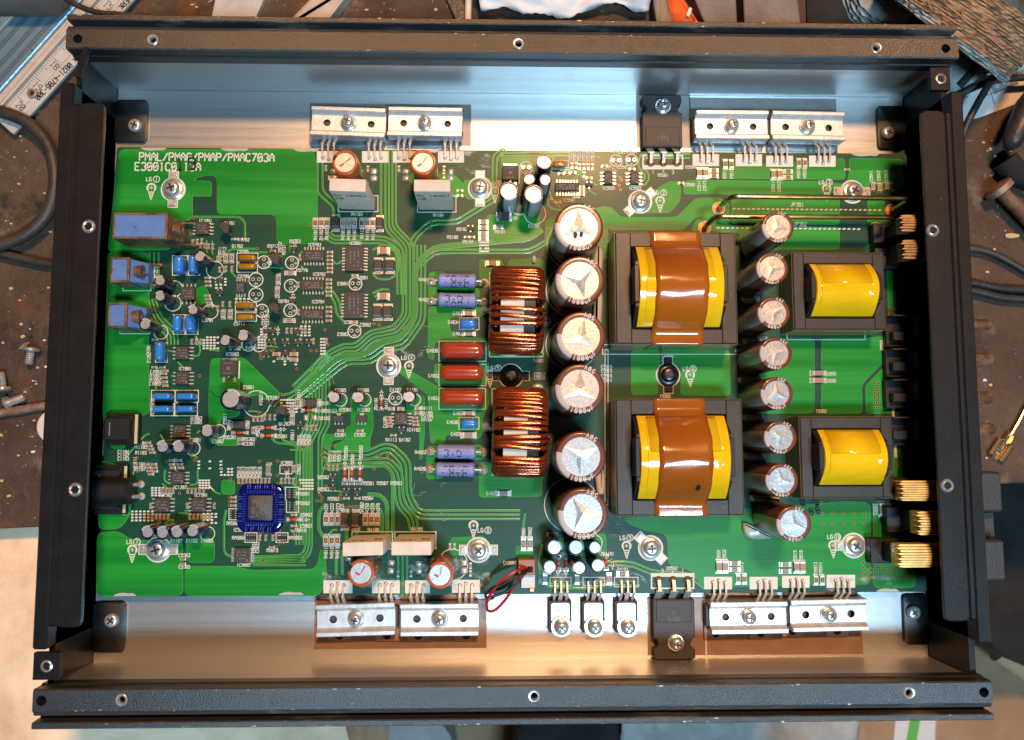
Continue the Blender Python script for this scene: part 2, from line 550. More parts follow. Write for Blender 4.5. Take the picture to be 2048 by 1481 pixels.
# heat sink floor with the two long rails
mb = MB()
mb.box(-178.4, 178.4, -125.4, 125.4, -19, -7)
part("heatsink_floor", mb.mesh("heatsink_floor", ["alu"]), label="bare brushed aluminium floor of the case")
for sg, nm in ((1, "far"), (-1, "near")):
    y_in = 125.5 if sg > 0 else 124.6
    prof = [(y_in, -19), (y_in, 19.8), (y_in, 20.2), (y_in - .5, 20.8), (y_in - .5, 25.5), (y_in, 26), (y_in, 31), (y_in + .6, ZT)]
    top = (y_in + .6, y_in + 8.2)
    back = [(y_in + 8.2, ZT), (y_in + 8.5, 30.9), (y_in + 10.0, 30.3), (y_in + 10.2, 25.5), (y_in + 12.0, 25.5), (y_in + 12.2, 31.1), (y_in + 12.6, ZT), (y_in + 14.3, ZT), (y_in + 14.7, 31.0), (y_in + 14.7, 12), (y_in + 11, 10), (y_in + 11, -19)]
    mb = MB()
    X0, X1 = -182.2, 182.6

    def strip(pr, mlist):
        for k in range(len(pr) - 1):
            (a, za), (b, zb) = pr[k], pr[k + 1]
            mb.add([(X0, sg * a, za), (X1, sg * a, za), (X1, sg * b, zb), (X0, sg * b, zb)], [(0, 1, 2, 3)], mlist[k])
    strip(prof, [1, 0, 0, 0, 0, 0, 0])
    strip(back, [0, 2, 2, 2, 2, 2, 0, 0, 0, 0, 0])
    px = ((305, 86), (1037, 90), (1753, 103)) if sg > 0 else ((243, 1393), (1068, 1390), (1818, 1375))
    pd = ((155, 87), (1892, 106)) if sg > 0 else ((83, 1391), (1967, 1365))
    hs = [(inv(*p, ZT)[0], sg * (y_in + 4.2), 1.7) for p in px]
    hd = [(inv(*p, ZT)[0], sg * (y_in + 4.2), 1.9) for p in pd]
    ya, yb = sorted((sg * top[0], sg * top[1]))
    holed(mb, X0, X1, ya, yb, ZT, hs + hd, 6, 0, 3)
    ring = prof + back
    for X in (X0, X1):
        mb.add([(X, sg * a, z) for a, z in ring], [tuple(range(len(ring)))], 0)
    rail = part("long_rail", mb.mesh("long_rail", ["ancl", "alu", "ancg", "dark"], smooth=20),
                label="black anodised rail along the %s long side, bare metal inside" % nm)
    for hx, hy, r in hs:
        m2 = MB()
        m2.lathe([(1.15, -1.5), (1.3, -.2), (1.6, .25), (2.0, .3), (2.35, .05)], 16, cap=False)
        part("threaded_insert", m2.mesh("threaded_insert", ["steel"]), hx, hy, ZT, parent=rail)

# rubbed paint chips along the rail edges
chp = MB()
for i in range(150):
    sg = random.choice((1, -1))
    yb = (125.5 if sg > 0 else 124.6)
    yy = sg * (yb + random.choice((.7, 8.0, 12.7, 14.1, 14.2)) + random.uniform(-.25, .25))
    xx = random.uniform(-181, 181)
    r = random.choice((.15, .2, .25, .3, .45, .7))
    chp.prism([(xx + r * random.uniform(.6, 1.9) * c_(k * 1.05), yy + .35 * r * random.uniform(.6, 1.3) * s_(k * 1.05)) for k in range(6)], ZT - .5, ZT + .03)
part("paint_chips", chp.mesh("paint_chips", [mat("chipped_metal", (.42, .40, .37), .5, .3)], smooth=0), kind="stuff")

# black end plates
for sg, nm in ((-1, "left"), (1, "right")):
    mb = MB()
    xa, xb = 184.2, 178.6
    fl = rnd(rect(min(sg * 176, sg * 165.8), max(sg * 176, sg * 165.8), -102.3, 103.5), 3)
    mb.box(min(sg * xa, sg * xb), max(sg * xa, sg * xb), -110.5, 112.0, -20, 30.4, 0, .7)
    mb.box(min(sg * 181, sg * xb), max(sg * 181, sg * xb), -124.3, 125.2, -20, 24.0, 0)
    mb.box(min(sg * 178.8, sg * 175.6), max(sg * 178.8, sg * 175.6), -102.0, 103.2, 28.6, 30.9, 0, .9)
    mb.box(min(sg * 175.8, sg * 174.6), max(sg * 175.8, sg * 174.6), -102.0, 103.2, 28.6, 29.9, 0)
    hole = [inv(*p, ZT) for p in (((175, 452), (148, 980)) if sg < 0 else ((1868, 460), (1897, 972)))]
    mb.prism(fl, 29.4, 30.6, 0, c=.45)
    ep = part("end_plate", mb.mesh("end_plate", ["blk"], smooth=0), label="black painted steel plate closing the %s end" % nm)
    for hx, hy in hole:
        m2 = MB()
        m2.lathe([(1.5, .03), (1.5, .5), (1.9, .75), (2.4, .5), (2.7, 0)], 18, m=0, cap=False)
        m2.lathe([(1.5, .04)], 18, m=1)  # dark disc paints the shade of a hole; the plate stays closed
        part("threaded_insert", m2.mesh("threaded_insert", ["steel", "dark"]), hx, hy, 30.55, parent=ep)
    # lid tabs at the corners
    for (px, py, ry, w, h) in ([(1881, 158, 0, 8, 9.5)] if sg > 0 else [(92, 1333, 0, 9.5, 10), (163, 124, 1, 2.2, 13)]):
        x, y = inv(px, py, ZT)
        m2 = MB()
        holed(m2, -w / 2, w / 2, -h / 2, h / 2, 1.2, [(.2, 0, 1.5)] if not ry else [], 3, 0, 1)
        m2.box(-w / 2, w / 2, -h / 2, h / 2, -1.2, .9, 0)
        m2.lathe([(1.4, .8), (1.6, 1.5), (2.2, 1.25)], 16, x=.2, m=2, cap=False) if not ry else None
        part("lid_tab", m2.mesh("lid_tab", ["blk", "dark", "steel"]), x, y, ZT - 1.2, R_(-14) if ry else 0, parent=ep)
    # floor brackets
    for (a, b) in (((262, 200), (293, 285)) if sg < 0 else ((1753, 212), (1808, 298)), ((190, 1205), (248, 1305)) if sg < 0 else ((1805, 1190), (1845, 1290))):
        if sg < 0:
            x1 = inv(b[0], b[1], -5.5)[0]
            x0 = -178.6
        else:
            x0, x1 = inv(a[0], a[1], -5.5)[0], 178.6
        y1, y0 = inv(a[0], a[1], -5.5)[1], inv(b[0], b[1], -5.5)[1]
        m2 = MB()
        m2.prism(rnd(rect(x0, x1, y0, y1), 2.2), -6.95, -5.3, c=.3)
        part("floor_bracket", m2.mesh("floor_bracket", ["blk"]), 0, 0, 0, parent=ep)

# pan-head screws
def screw_mesh(r, h, name="screw", washer=0., collar=0., mt="steel"):
    mb = MB()
    z = 0
    if washer:
        mb.lathe([(washer, 0), (washer, .5), (washer - .25, .7), (r * .8, .7)], 20, cap=False)
        z = .7
    if collar:
        mb.lathe([(collar, z), (collar, z + .8), (collar - .3, z + 1), (r * .7, z + 1)], 20, cap=False)
        z += 1.
    mb.lathe([(r, z), (r, z + h * .45), (r * .93, z + h * .72), (r * .74, z + h * .93), (r * .5, z + h)], 20)
    for k in range(4):             # cross recess: flat dark strips on the head, its shade painted in
        a = k * math.pi / 2 + .5
        d, e = (c_(a), s_(a)), (-s_(a), c_(a))
        w = r * .13
        q = [(d[0] * t + e[0] * u, d[1] * t + e[1] * u) for t, u in ((0, -w), (r * .55, -w), (r * .55, w), (0, w))]
        mb.add([(x, y, z + h + .03) for x, y in q], [(0, 1, 2, 3)], 1)
    mb.lathe([(r * .22, z + h + .045)], 8, m=1)
    return mb.mesh(name, [mt, "resb"])


sm = screw_mesh(3.0, 2.2)
for (px, py) in ((268, 250), (1778, 265), (221, 1242), (1829, 1226)):
    x, y = inv(px, py, -3.5)
    part("bracket_screw", sm, x, y, -5.3, random.random() * 3)

# ------------------------------------------------------------------ circuit board
pc = [inv(234, 295), inv(1813, 306), inv(1850, 1184), inv(191, 1196)]
bx0, bx1 = pc[0][0], pc[1][0]
by0, by1 = pc[2][1], pc[0][1]
mb = MB()
mb.prism(rnd([(bx0, by0), (bx1, by0), (bx1, by1 - .2), (bx0, by1)], 1.5), -1.6, 0, 0)
board = part("circuit_board", mb.mesh("circuit_board", ["mask"]), label="green printed circuit board")
ledges = MB()
for (x0, x1, yy, s) in ((280, 335, 295, 1), (440, 500, 295, 1), (585, 640, 296, 1), (830, 880, 297, 1), (1700, 1760, 304, 1), (225, 275, 1195, -1), (555, 610, 1195, -1), (1750, 1800, 1186, -1)):
    a, b = inv(x0, yy, 0), inv(x1, yy, 0)
    cy = by1 if s > 0 else by0
    ledges.prism(rnd([(a[0], cy - s * .15), (b[0], cy - s * .15), (b[0] - 2, cy - s * 1.5), (b[0] - 4, cy - s * 1.2), (a[0] + 5, cy - s * 1.6), (a[0] + 2, cy - s * 1.3)][::1], 1), .02, .25)
obj("edge_coating", ledges.mesh("edge_coating", ["glueg"]), board, kind="stuff", label="pale coating left along the board edge")

def zone(pts, r=2.2, zt=.07):
    mb = MB()
    mb.prism(rnd(ppl(pts), r), -.01, zt, 0, 1, c=.22)
    obj("copper_pour", mb.mesh("copper_pour", ["pour", "pedge"], smooth=0), board)


ZONES = [
    # top left field
    ([(238, 298), (626, 298), (636, 340), (636, 488), (553, 490), (552, 430), (433, 430), (433, 352), (408, 352), (386, 360), (386, 440), (345, 450), (345, 500), (215, 505), (226, 400)], 3),
    ([(216, 508), (222, 505), (300, 505), (298, 690), (300, 830), (262, 835), (250, 900), (222, 900), (205, 830)], 3),
    ([(200, 920), (240, 930), (262, 1000), (262, 1030), (240, 1060), (196, 1060)], 3),
    ([(194, 1065), (238, 1062), (262, 1080), (366, 1080), (367, 1192), (192, 1194)], 3),
    ([(369, 1132), (470, 1132), (500, 1140), (632, 1138), (640, 1100), (650, 1100), (655, 1155), (640, 1193), (369, 1193)], 3),
    ([(372, 1076), (430, 1076), (430, 1127), (372, 1127)], 3),
    ([(421, 717), (488, 715), (562, 788), (556, 800), (522, 800), (520, 792), (486, 792), (486, 765), (480, 765), (480, 830), (470, 835), (440, 838), (438, 888), (419, 888), (416, 800)], 2),
    ([(428, 868), (478, 880), (478, 892), (434, 892), (418, 878)], 2),
    ([(442, 960), (470, 960), (470, 990), (442, 990)], 1.5),
    ([(384, 580), (410, 570), (425, 600), (400, 612), (388, 606)], 1.5),
    ([(383, 360), (424, 362), (424, 394), (383, 394)], 1.5),
    # middle
    ([(857, 544), (893, 542), (893, 576), (960, 576), (960, 610), (856, 610)], 2),
    ([(856, 613), (972, 613), (972, 634), (900, 634), (900, 660), (916, 676), (972, 676), (972, 682), (870, 684), (868, 722), (855, 716)], 2),
    ([(958, 518), (1002, 518), (1008, 528), (1008, 576), (958, 576)], 2),
    ([(1014, 528), (1020, 518), (1080, 516), (1091, 524), (1091, 600), (1088, 716), (975, 716), (975, 580), (1014, 578)], 2),
    ([(869, 726), (978, 722), (978, 770), (880, 772), (868, 762)], 2),
    ([(800, 730), (856, 762), (880, 776), (976, 776), (978, 812), (966, 835), (966, 870), (955, 880), (940, 880), (930, 870), (892, 870), (890, 888), (860, 888), (855, 790), (796, 745)], 2),
    ([(853, 892), (966, 890), (972, 918), (950, 920), (888, 920), (887, 958), (852, 960)], 2),
    ([(958, 924), (1085, 926), (1085, 994), (1012, 996), (1010, 980), (1004, 980), (1003, 996), (957, 996)], 2),
    ([(812, 786), (850, 792), (850, 870), (845, 920), (838, 920), (838, 830), (812, 830)], 1.5),
    # small pours around the regulators
    ([(700, 792), (744, 794), (748, 856), (740, 882), (742, 902), (668, 902), (668, 888), (690, 880), (690, 856), (702, 850)], 2),
    ([(650, 868), (688, 868), (688, 880), (664, 882), (662, 900), (646, 900), (646, 875)], 2),
    ([(656, 792), (692, 792), (692, 828), (660, 828)], 1.5),
    # top middle
    ([(1000, 312), (1110, 310), (1112, 332), (1045, 334), (1040, 370), (1002, 368)], 1.5),
    ([(806, 350), (850, 396), (930, 396), (932, 372), (910, 350), (870, 345)], 2),
    ([(925, 360), (992, 356), (994, 398), (930, 400)], 2),
    ([(972, 430), (1080, 424), (1082, 470), (990, 488), (972, 470)], 2),
    ([(1090, 440), (1216, 410), (1218, 520), (1118, 520), (1100, 490), (1088, 490)], 2),
    # right top
    ([(1210, 413), (1222, 413), (1242, 434), (1352, 434), (1392, 395), (1440, 395), (1452, 405), (1460, 408), (1460, 450), (1392, 434), (1368, 462), (1215, 462)], 2),
    ([(1302, 384), (1338, 362), (1358, 363), (1362, 372), (1362, 402), (1340, 427), (1290, 427), (1270, 420)], 2),
    ([(1367, 362), (1384, 360), (1640, 362), (1690, 368), (1690, 386), (1640, 388), (1447, 390), (1440, 388), (1370, 390), (1366, 384)], 2),
    ([(1445, 334), (1690, 316), (1692, 360), (1440, 358)], 2),
    ([(1698, 316), (1806, 318), (1808, 380), (1702, 384), (1690, 372), (1697, 352)], 2),
    ([(1462, 392), (1680, 394), (1680, 450), (1462, 448)], 2),
    ([(1735, 392), (1770, 396), (1770, 500), (1735, 500)], 2),
    ([(1396, 436), (1470, 452), (1680, 454), (1680, 500), (1600, 500), (1480, 500), (1480, 466), (1380, 462)], 2),
    ([(1772, 440), (1786, 440), (1786, 660), (1776, 660)], 1.5),
    # right
    ([(1262, 700), (1320, 700), (1320, 738), (1315, 770), (1318, 790), (1262, 792)], 2),
    ([(1322, 700), (1460, 700), (1462, 792), (1360, 792), (1362, 738), (1348, 728), (1322, 728)], 2),
    ([(1480, 676), (1630, 676), (1630, 828), (1480, 828)], 2.5),
    ([(1642, 676), (1722, 676), (1772, 672), (1775, 722), (1768, 724), (1724, 770), (1726, 828), (1642, 828)], 2.5),
    ([(1730, 772), (1772, 730), (1784, 730), (1796, 940), (1790, 1000), (1786, 1000), (1786, 828), (1732, 828)], 2),
    ([(1244, 1036), (1700, 1002), (1742, 1006), (1742, 1170), (1420, 1175), (1402, 1172), (1380, 1140), (1336, 1134), (1334, 1070), (1290, 1062), (1262, 1052)], 3),
    ([(1746, 1004), (1790, 1010), (1800, 1090), (1832, 1150), (1832, 1176), (1746, 1178)], 3),
    ([(1090, 1080), (1212, 1066), (1214, 1098), (1214, 1112), (1130, 1114), (1092, 1090)], 2),
    ([(900, 1075), (972, 1072), (978, 1110), (900, 1112)], 2),
    ([(1030, 1092), (1066, 1092), (1066, 1116), (1032, 1116)], 1),
]
for i, (z, r) in enumerate(ZONES):
    zone(z, r, .06 + (i % 9) * .003)

tr = MB()
TZ = [0]


def track(pts, w=4.0, r=3., n=1, pitch=8.0):
    """n parallel tracks; pts, w, pitch in survey pixels"""
    TZ[0] += 1
    zt = .05 + (TZ[0] % 9) * .004
    for k in range(n):
        off = (k - (n - 1) / 2) * pitch
        q = []
        for i, p in enumerate(pts):
            a = Vector(pts[max(i - 1, 0)]); b = Vector(pts[min(i + 1, len(pts) - 1)]); p = Vector(p)
            d1 = (p - a).normalized() if i else (b - p).normalized()
            d2 = (b - p).normalized() if i < len(pts) - 1 else d1
            t = (d1 + d2).normalized()
            nn = Vector((-t.y, t.x))
            kk = 1 / max(.5, nn.dot(Vector((-d1.y, d1.x))))
            q.append(tuple(p + nn * off * kk))
        tr.ribbon(rline(ppl(q), r, 2), mm(w), 0, zt, 0, 1, c=.18)


track([(781, 300), (781, 455), (816, 492), (816, 632), (792, 662), (742, 672), (712, 700), (690, 698), (660, 712), (592, 780)], 4, 2, 4, 7)
track([(842, 490), (842, 640), (806, 690), (770, 695), (740, 720), (690, 720), (596, 796)], 4, 3, 3, 8)
track([(1085, 460), (1060, 478), (900, 492), (868, 495), (830, 530), (829, 640), (804, 676), (760, 684), (728, 712), (680, 712), (592, 790)], 12, 4)
track([(1100, 480), (1060, 503), (905, 503), (866, 504), (842, 530)], 4, 3, 2, 7)
track([(990, 398), (945, 425), (912, 445), (860, 445), (824, 480), (824, 520)], 4, 3, 2, 8)
track([(640, 300), (640, 385), (672, 412), (672, 432)], 4, 2, 2, 10)
track([(762, 300), (762, 432)], 5, 2)
track([(718, 330), (718, 380), (742, 395)], 5, 2)
track([(655, 470), (665, 480), (770, 480), (800, 500), (802, 590)], 4, 3, 3, 7)
track([(745, 500), (765, 490), (780, 490), (796, 505), (797, 545), (780, 560), (752, 558), (745, 545)], 4, 3)
track([(747, 590), (765, 582), (778, 584)], 4, 2, 2, 8)
track([(650, 575), (666, 590), (676, 610), (676, 625), (690, 640)], 4, 2, 2, 9)
track([(664, 520), (672, 530), (690, 518)], 3, 2)
# long vertical bus on the left half
track([(660, 712), (632, 745), (630, 846), (606, 888), (605, 1050), (605, 1090)], 3.6, 3, 5, 6.6)
track([(617, 880), (617, 1100), (605, 1117), (520, 1120), (500, 1120)], 3.6, 4, 3, 6.6)
track([(655, 740), (655, 852), (640, 872), (640, 980)], 3.6, 3, 2, 7)
track([(540, 868), (548, 886), (590, 890), (612, 905), (612, 930)], 4, 4)
track([(560, 862), (565, 884), (612, 887)], 4, 4)
track([(645, 903), (660, 912), (735, 912), (768, 896), (783, 898), (812, 925), (813, 990), (828, 1020), (840, 1030), (1040, 1030)], 4, 3, 3, 8.5)
track([(650, 930), (760, 925), (775, 925), (797, 946), (799, 1000), (806, 1016), (825, 1035), (828, 1060)], 4, 3, 3, 8)
track([(700, 929), (770, 930), (785, 945), (786, 1075)], 6, 4)
track([(640, 960), (650, 925), (690, 915)], 4, 3)
track([(735, 989), (760, 990), (774, 1005), (774, 1070)], 7, 4)
track([(718, 1014), (755, 1014), (764, 1028), (764, 1068)], 7, 4)
track([(652, 1008), (638, 1022), (637, 1062), (650, 1078)], 6, 4)
track([(693, 1056), (693, 1090)], 6, 2)
track([(713, 1056), (713, 1090)], 6, 2)
track([(672, 1100), (672, 1150)], 5, 2)
track([(684, 1100), (684, 1150)], 5, 2)
track([(805, 1112), (805, 1190)], 4, 2, 3, 9)
track([(1010, 310), (1006, 302), (990, 312), (988, 400)], 4, 2, 2, 8)
track([(1000, 309), (1140, 308), (1156, 322)], 4, 2, 2, 6)
track([(1096, 398), (1096, 412), (1108, 420), (1180, 422)], 4, 2)
track([(1120, 340), (1150, 340), (1168, 350)], 3, 2, 3, 5)
track([(1255, 365), (1290, 368), (1296, 350), (1280, 335), (1282, 312), (1380, 312)], 4, 3, 2, 8)
track([(1050, 1027), (1046, 1060), (1046, 1080)], 4, 3)
track([(1215, 1128), (1268, 1128), (1300, 1146), (1380, 1150), (1410, 1174)], 4, 4, 2, 8)
track([(1090, 1090), (1084, 1120), (1086, 1150)], 4, 2, 3, 6)
track([(1140, 1176), (1190, 1178), (1200, 1170), (1280, 1172)], 4, 2)
track([(1080, 1160), (1100, 1172), (1160, 1174)], 4, 2, 2, 6)
track([(383, 434), (480, 434), (490, 445), (490, 480)], 4, 4)
track([(455, 503), (465, 498), (515, 498)], 4, 3)
track([(490, 505), (536, 505)], 4, 3)
track([(300, 600), (312, 640), (345, 668), (345, 690)], 3.5, 4, 4, 7)
track([(308, 505), (308, 560), (316, 575)], 3.5, 3, 3, 9)
track([(330, 700), (400, 715), (400, 690), (390, 672)], 3, 3)
track([(320, 870), (330, 885), (345, 880)], 3, 2)
track([(330, 940), (328, 965), (345, 968)], 3, 3)
track([(395, 940), (395, 970), (380, 970)], 3, 3)
track([(452, 1020), (448, 1040), (448, 1110), (470, 1116)], 4, 3)
track([(505, 1124), (612, 1124)], 3.5, 3, 3, 7)
track([(255, 910), (290, 870), (300, 868)], 3, 3)
track([(265, 950), (270, 935), (300, 930)], 3, 3)
track([(538, 790), (580, 790), (640, 730)], 4, 3)
track([(1100, 385), (1104, 400), (1120, 415)], 3, 3)
for i in range(60):                         # short stubs among the small parts
    x, y = random.choice([(random.uniform(390, 650), random.uniform(480, 700)), (random.uniform(300, 420), random.uniform(680, 1050)), (random.uniform(440, 660), random.uniform(790, 1110)), (random.uniform(1140, 1250), random.uniform(310, 400))])
    l = random.uniform(8, 26)
    h = random.choice(((l, 0), (0, l), (l * .6, l * .6), (l * .6, -l * .6)))
    track([(x, y), (x + h[0], y + h[1]), (x + h[0] * 1.5 + 3, y + h[1] + 2)], 2.8, 1.5)
obj("copper_tracks", tr.mesh("copper_tracks", ["trace", "pedge"], smooth=0), board, kind="stuff")

# ------------------------------------------------------------------ white print on the board
sk = MB()
skd = MB()


def label(t, px, py, hp=6.5, ang=0., w=None, dim=False, sq=.78, mirror=False):
    x, y = inv(px, py)
    text(skd if dim else sk, t, x, y, mm(hp), ang, mm(w) if w else None, squeeze=sq, mirror=mirror)


def prect(x0, x1, y0, y1, w=2.0, m=None):
    q = ppl([(x0, y0), (x1, y0), (x1, y1), (x0, y1)])
    (m or sk).ribbon(q, mm(w), .09, .12, closed=True)


def pfill(x0, x1, y0, y1):
    q = ppl([(x0, y0), (x1, y0), (x1, y1), (x0, y1)])
    sk.prism(q[::-1], .085, .115)


def circ(px, py, r, w=2.4, n=26, a0=0., a1=2 * math.pi, gap=False):
    x, y = inv(px, py)
    r = mm(r)
    N = n
    full = (a1 - a0) > 6.2
    q = [(x + r * c_(a0 + (a1 - a0) * k / (N if full else N - 1)), y + r * s_(a0 + (a1 - a0) * k / (N if full else N - 1))) for k in range(N)]
    sk.ribbon(q, mm(w), .09, .12, closed=full)


label("PMAL/PMAG/PMAP/PMAC703A", 414, 315, 16, 0, 2.7, sq=.80)
label("E3001C0113A", 336, 334, 16, 0, 2.7, sq=.82)
q = MB()
for (px, py, t) in ((384, 328, "9"), (360, 330, "1")):
    x, y = inv(px, py)
    text(q, t, x, y, mm(24), 4, mm(4.5), z0=.135, z1=.17)
for (px, py, t, a) in ((1605, 1005, "0", 20), (1622, 1000, "J", 20), (1632, 1004, "o", 20), (1622, 1024, "8", 15), (1635, 1021, "8", 15)):
    x, y = inv(px, py)
    text(q, t, x, y, mm(13), a, mm(3.2), z0=.1, z1=.14)
obj("ink_stamp", q.mesh("ink_stamp", ["marker"], smooth=0), board, kind="stuff", label="black handwritten and stamped digits")

for t, px, py in (("JP361", 1594, 410), ("JP362", 1600, 449)):
    label(t, px, py, 8)
for k in range(33):
    for y0, x0, n in ((418, 1464, 31), (456, 1432, 30)):
        if k < n:
            px = x0 + k * 9.7
            w = ppl([(px, y0 + 1.6 + k * .09), (px + 5.8, y0 + 1.6 + k * .09), (px + 8, y0 - 1.4 + k * .09), (px + 2, y0 - 1.4 + k * .09)])
            sk.prism(w[::-1], .09, .12)
label("REMOTE", 1801, 1037, 9, 90)
label("GND", 1771, 1105, 9, 90)
for t, px, py in (("T4001", 1077, 722), ("T9901", 1338, 712), ("T9902", 1330, 793), ("T9902", 1642, 823), ("IC5003", 464, 709), ("E4502", 471, 697), ("E4501", 503, 697), ("C9701", 416, 641), ("C9711", 479, 648), ("C9706", 487, 553), ("C9705", 486, 504), ("E5001", 498, 775), ("E5002", 436, 883), ("E9305", 681, 781), ("E9306", 727, 781), ("E4102", 791, 780), ("E4101", 825, 780), ("IC9301", 690, 820), ("IC9302", 727, 820), ("C9301", 681, 870), ("C9302", 720, 870), ("R4103", 714, 429), ("R4104", 877, 431), ("R4106", 747, 1060), ("R4105", 834, 1059), ("IC5001", 574, 926), ("RA5001", 606, 988), ("RA5002", 606, 1007), ("D5002", 613, 1030), ("C5003", 612, 1052), ("R5016", 601, 1061), ("RA5003", 590, 1076), ("RA5004", 478, 1076), ("RA5005", 467, 1047), ("IC5021", 480, 1060), ("IC5005", 487, 1130), ("R5019", 545, 1101), ("IC4102", 827, 860), ("R4113 D4102", 796, 880), ("R4111", 854, 817), ("R4109", 854, 827), ("C4105", 855, 834), ("R4107", 854, 840), ("R9501 R9507 R9503", 765, 967), ("R9502", 667, 998), ("R9504", 736, 997), ("D9502", 647, 955), ("Q9503", 647, 979), ("R4010", 849, 560), ("R4021", 849, 600), ("C4033", 917, 627), ("C4034", 907, 645), ("C4037", 917, 668), ("C4030", 865, 702), ("C4032", 868, 752), ("C4031", 868, 797), ("C4030", 918, 827), ("C4036", 905, 845), ("C4035", 913, 869), ("R4022", 841, 905), ("R4020", 840, 938), ("C4028", 980, 529), ("C4029", 984, 987), ("IC9801", 711, 487), ("IC9802", 700, 645), ("C9801", 726, 556), ("C9802", 731, 650), ("E9801", 686, 568), ("E9802", 686, 669), ("IC9703", 629, 490), ("IC9702", 638, 549), ("IC9704", 636, 604), ("D9703", 590, 483), ("R9710", 604, 541), ("D9704", 568, 603), ("R9713", 546, 493), ("D1203", 569, 848), ("ZD5201", 562, 873), ("ZD5301", 460, 875), ("R5302", 499, 879), ("C5301", 499, 888), ("ZD9103", 660, 822), ("D9101", 650, 807), ("D9102", 649, 837), ("IC5201", 545, 796), ("Q9102", 924, 459), ("R9108", 905, 475), ("R9107", 684 + 252, 484), ("R9101", 1000, 464), ("E9101", 1068, 453), ("C9101", 1026, 437), ("IC9501", 1138, 401), ("IC9505", 1217, 377), ("IC9502", 1270, 377), ("C9504", 1212, 334), ("C9505", 1246, 335), ("C9506", 1379, 370), ("Q9501", 1326, 351), ("Q9504", 1381, 335), ("Q9502", 1344, 1137), ("E9505", 1232, 304), ("E9504", 1264, 304), ("CH9001", 1020, 1126), ("E9305", 1105, 1069), ("ZD9301", 1136, 1110), ("ZD4101", 1215, 1108), ("R4101", 1246, 1139), ("C1104", 247, 904), ("C1102", 247, 911), ("C1103", 247, 918), ("R1104", 282, 887), ("R1105", 283, 895), ("R1103", 282, 906), ("R1102", 279, 929), ("R1101", 279, 934), ("R1107", 280, 939), ("C1601", 391, 880), ("R1603", 393, 837), ("C1605", 393, 845), ("C1602", 312, 744), ("R1601", 311, 752), ("R1602", 311, 760), ("C1603", 310, 768), ("E1107", 353, 1082), ("E1102", 384, 1082), ("E1103", 414, 1082), ("C9303", 369, 1111), ("C9305", 369, 1134), ("IC1207", 360, 975), ("IC1502", 331, 991), ("IC1501", 402, 991), ("C9917", 1079, 749), ("C9918", 1079, 756), ("C9915", 1213, 734), ("C9915", 1213, 742), ("C9916", 1213, 752), ("C9914", 1213, 761), ("C8888", 1661, 748), ("C8886", 1661, 762), ("C9901", 1780, 1055), ("IC1601", 370, 738), ("R1702", 488, 480), ("Q1702", 475, 493), ("Q1701", 459, 447), ("IC1801", 411, 442)):
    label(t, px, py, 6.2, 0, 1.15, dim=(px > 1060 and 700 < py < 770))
VT = [(505, 565, 6), (511, 565, 6)]
for (px, y, n, st, t) in ((631, 470, 3, 11.5, "R4101"), (686, 470, 3, 11.5, "R4105"), (724, 468, 1, 11, "R4113"), (735, 470, 2, 11.5, "R4115"), (652.6, 1018, 3, 11.5, "R4221"), (684, 1018, 1, 9, "C4231"), (724, 1016, 1, 9, "D4202"), (734, 1018, 3, 11, "R4218"), (652, 1106, 3, 11.5, "R4011"), (1437, 1110, 2, 11.5, "C9931"), (1590, 1112, 2, 12, "C9915"), (1476, 1136, 2, 7, "R9912"), (1631, 1136, 2, 10, "R9913"), (1047, 1066, 2, 13, "R9001"), (1398, 372, 2, 11, "C9514"), (1449, 348, 2, 14, "R9514"), (1546, 374, 2, 12, "C9511"), (1597, 347, 2, 12, "R9521"), (1742, 352, 4, 15, "C9941"), (660, 913, 3, 9, "R9511"), (692, 904, 1, 9, "ZD9501"), (705, 918, 1, 9, "D9501"), (722, 904, 1, 9, "ZD9502"), (773, 808, 1, 9, "R4112"), (752, 808, 1, 9, "ZD4101"), (770, 845, 1, 9, "C4108"), (1140, 312, 6, 9, "R9531"), (478, 945, 7, 7, "R5012"), (575, 945, 1, 9, "C5001"), (598, 938, 1, 9, "C5021"), (305, 800, 1, 9, "C1611"), (305, 818, 1, 9, "C1612"), (440, 505, 2, 9, "C9711"), (540, 520, 1, 9, "C9721"), (527, 640, 2, 8, "C9731"), (568, 500, 1, 9, "R9721"), (560, 495, 1, 9, "R9722"), (298, 545, 3, 7, "R1221"), (310, 478, 2, 8, "C1221"), (297, 700, 1, 9, "Z1201"), (298, 716, 1, 9, "Z1202"), (522, 795, 1, 9, "C5211"), (598, 790, 1, 9, "R5211"), (450, 838, 1, 9, "E5011"), (458, 850, 1, 9, "D5011"), (516, 862, 1, 9, "R5021"), (585, 870, 1, 9, "Q5011"), (598, 880, 4, 7, "R5031"), (508, 1095, 2, 7, "C5031"), (270, 925, 1, 9, "JK111"), (277, 862, 1, 9, "JK112"), (250, 1020, 1, 9, "PS111"), (1757, 1019, 2, -8, "C8882"), (1763, 690, 1, 9, "R9981"), (1769, 478, 1, 9, "C9971")):
    for k in range(n):
        label(t[:-1] + str((int(t[-1]) + k) % 10), px + k * st, y, 6.0, 90, 1.15)
for (px, py, c, r) in ((447, 672 + 12, 0, 0),):
    pass
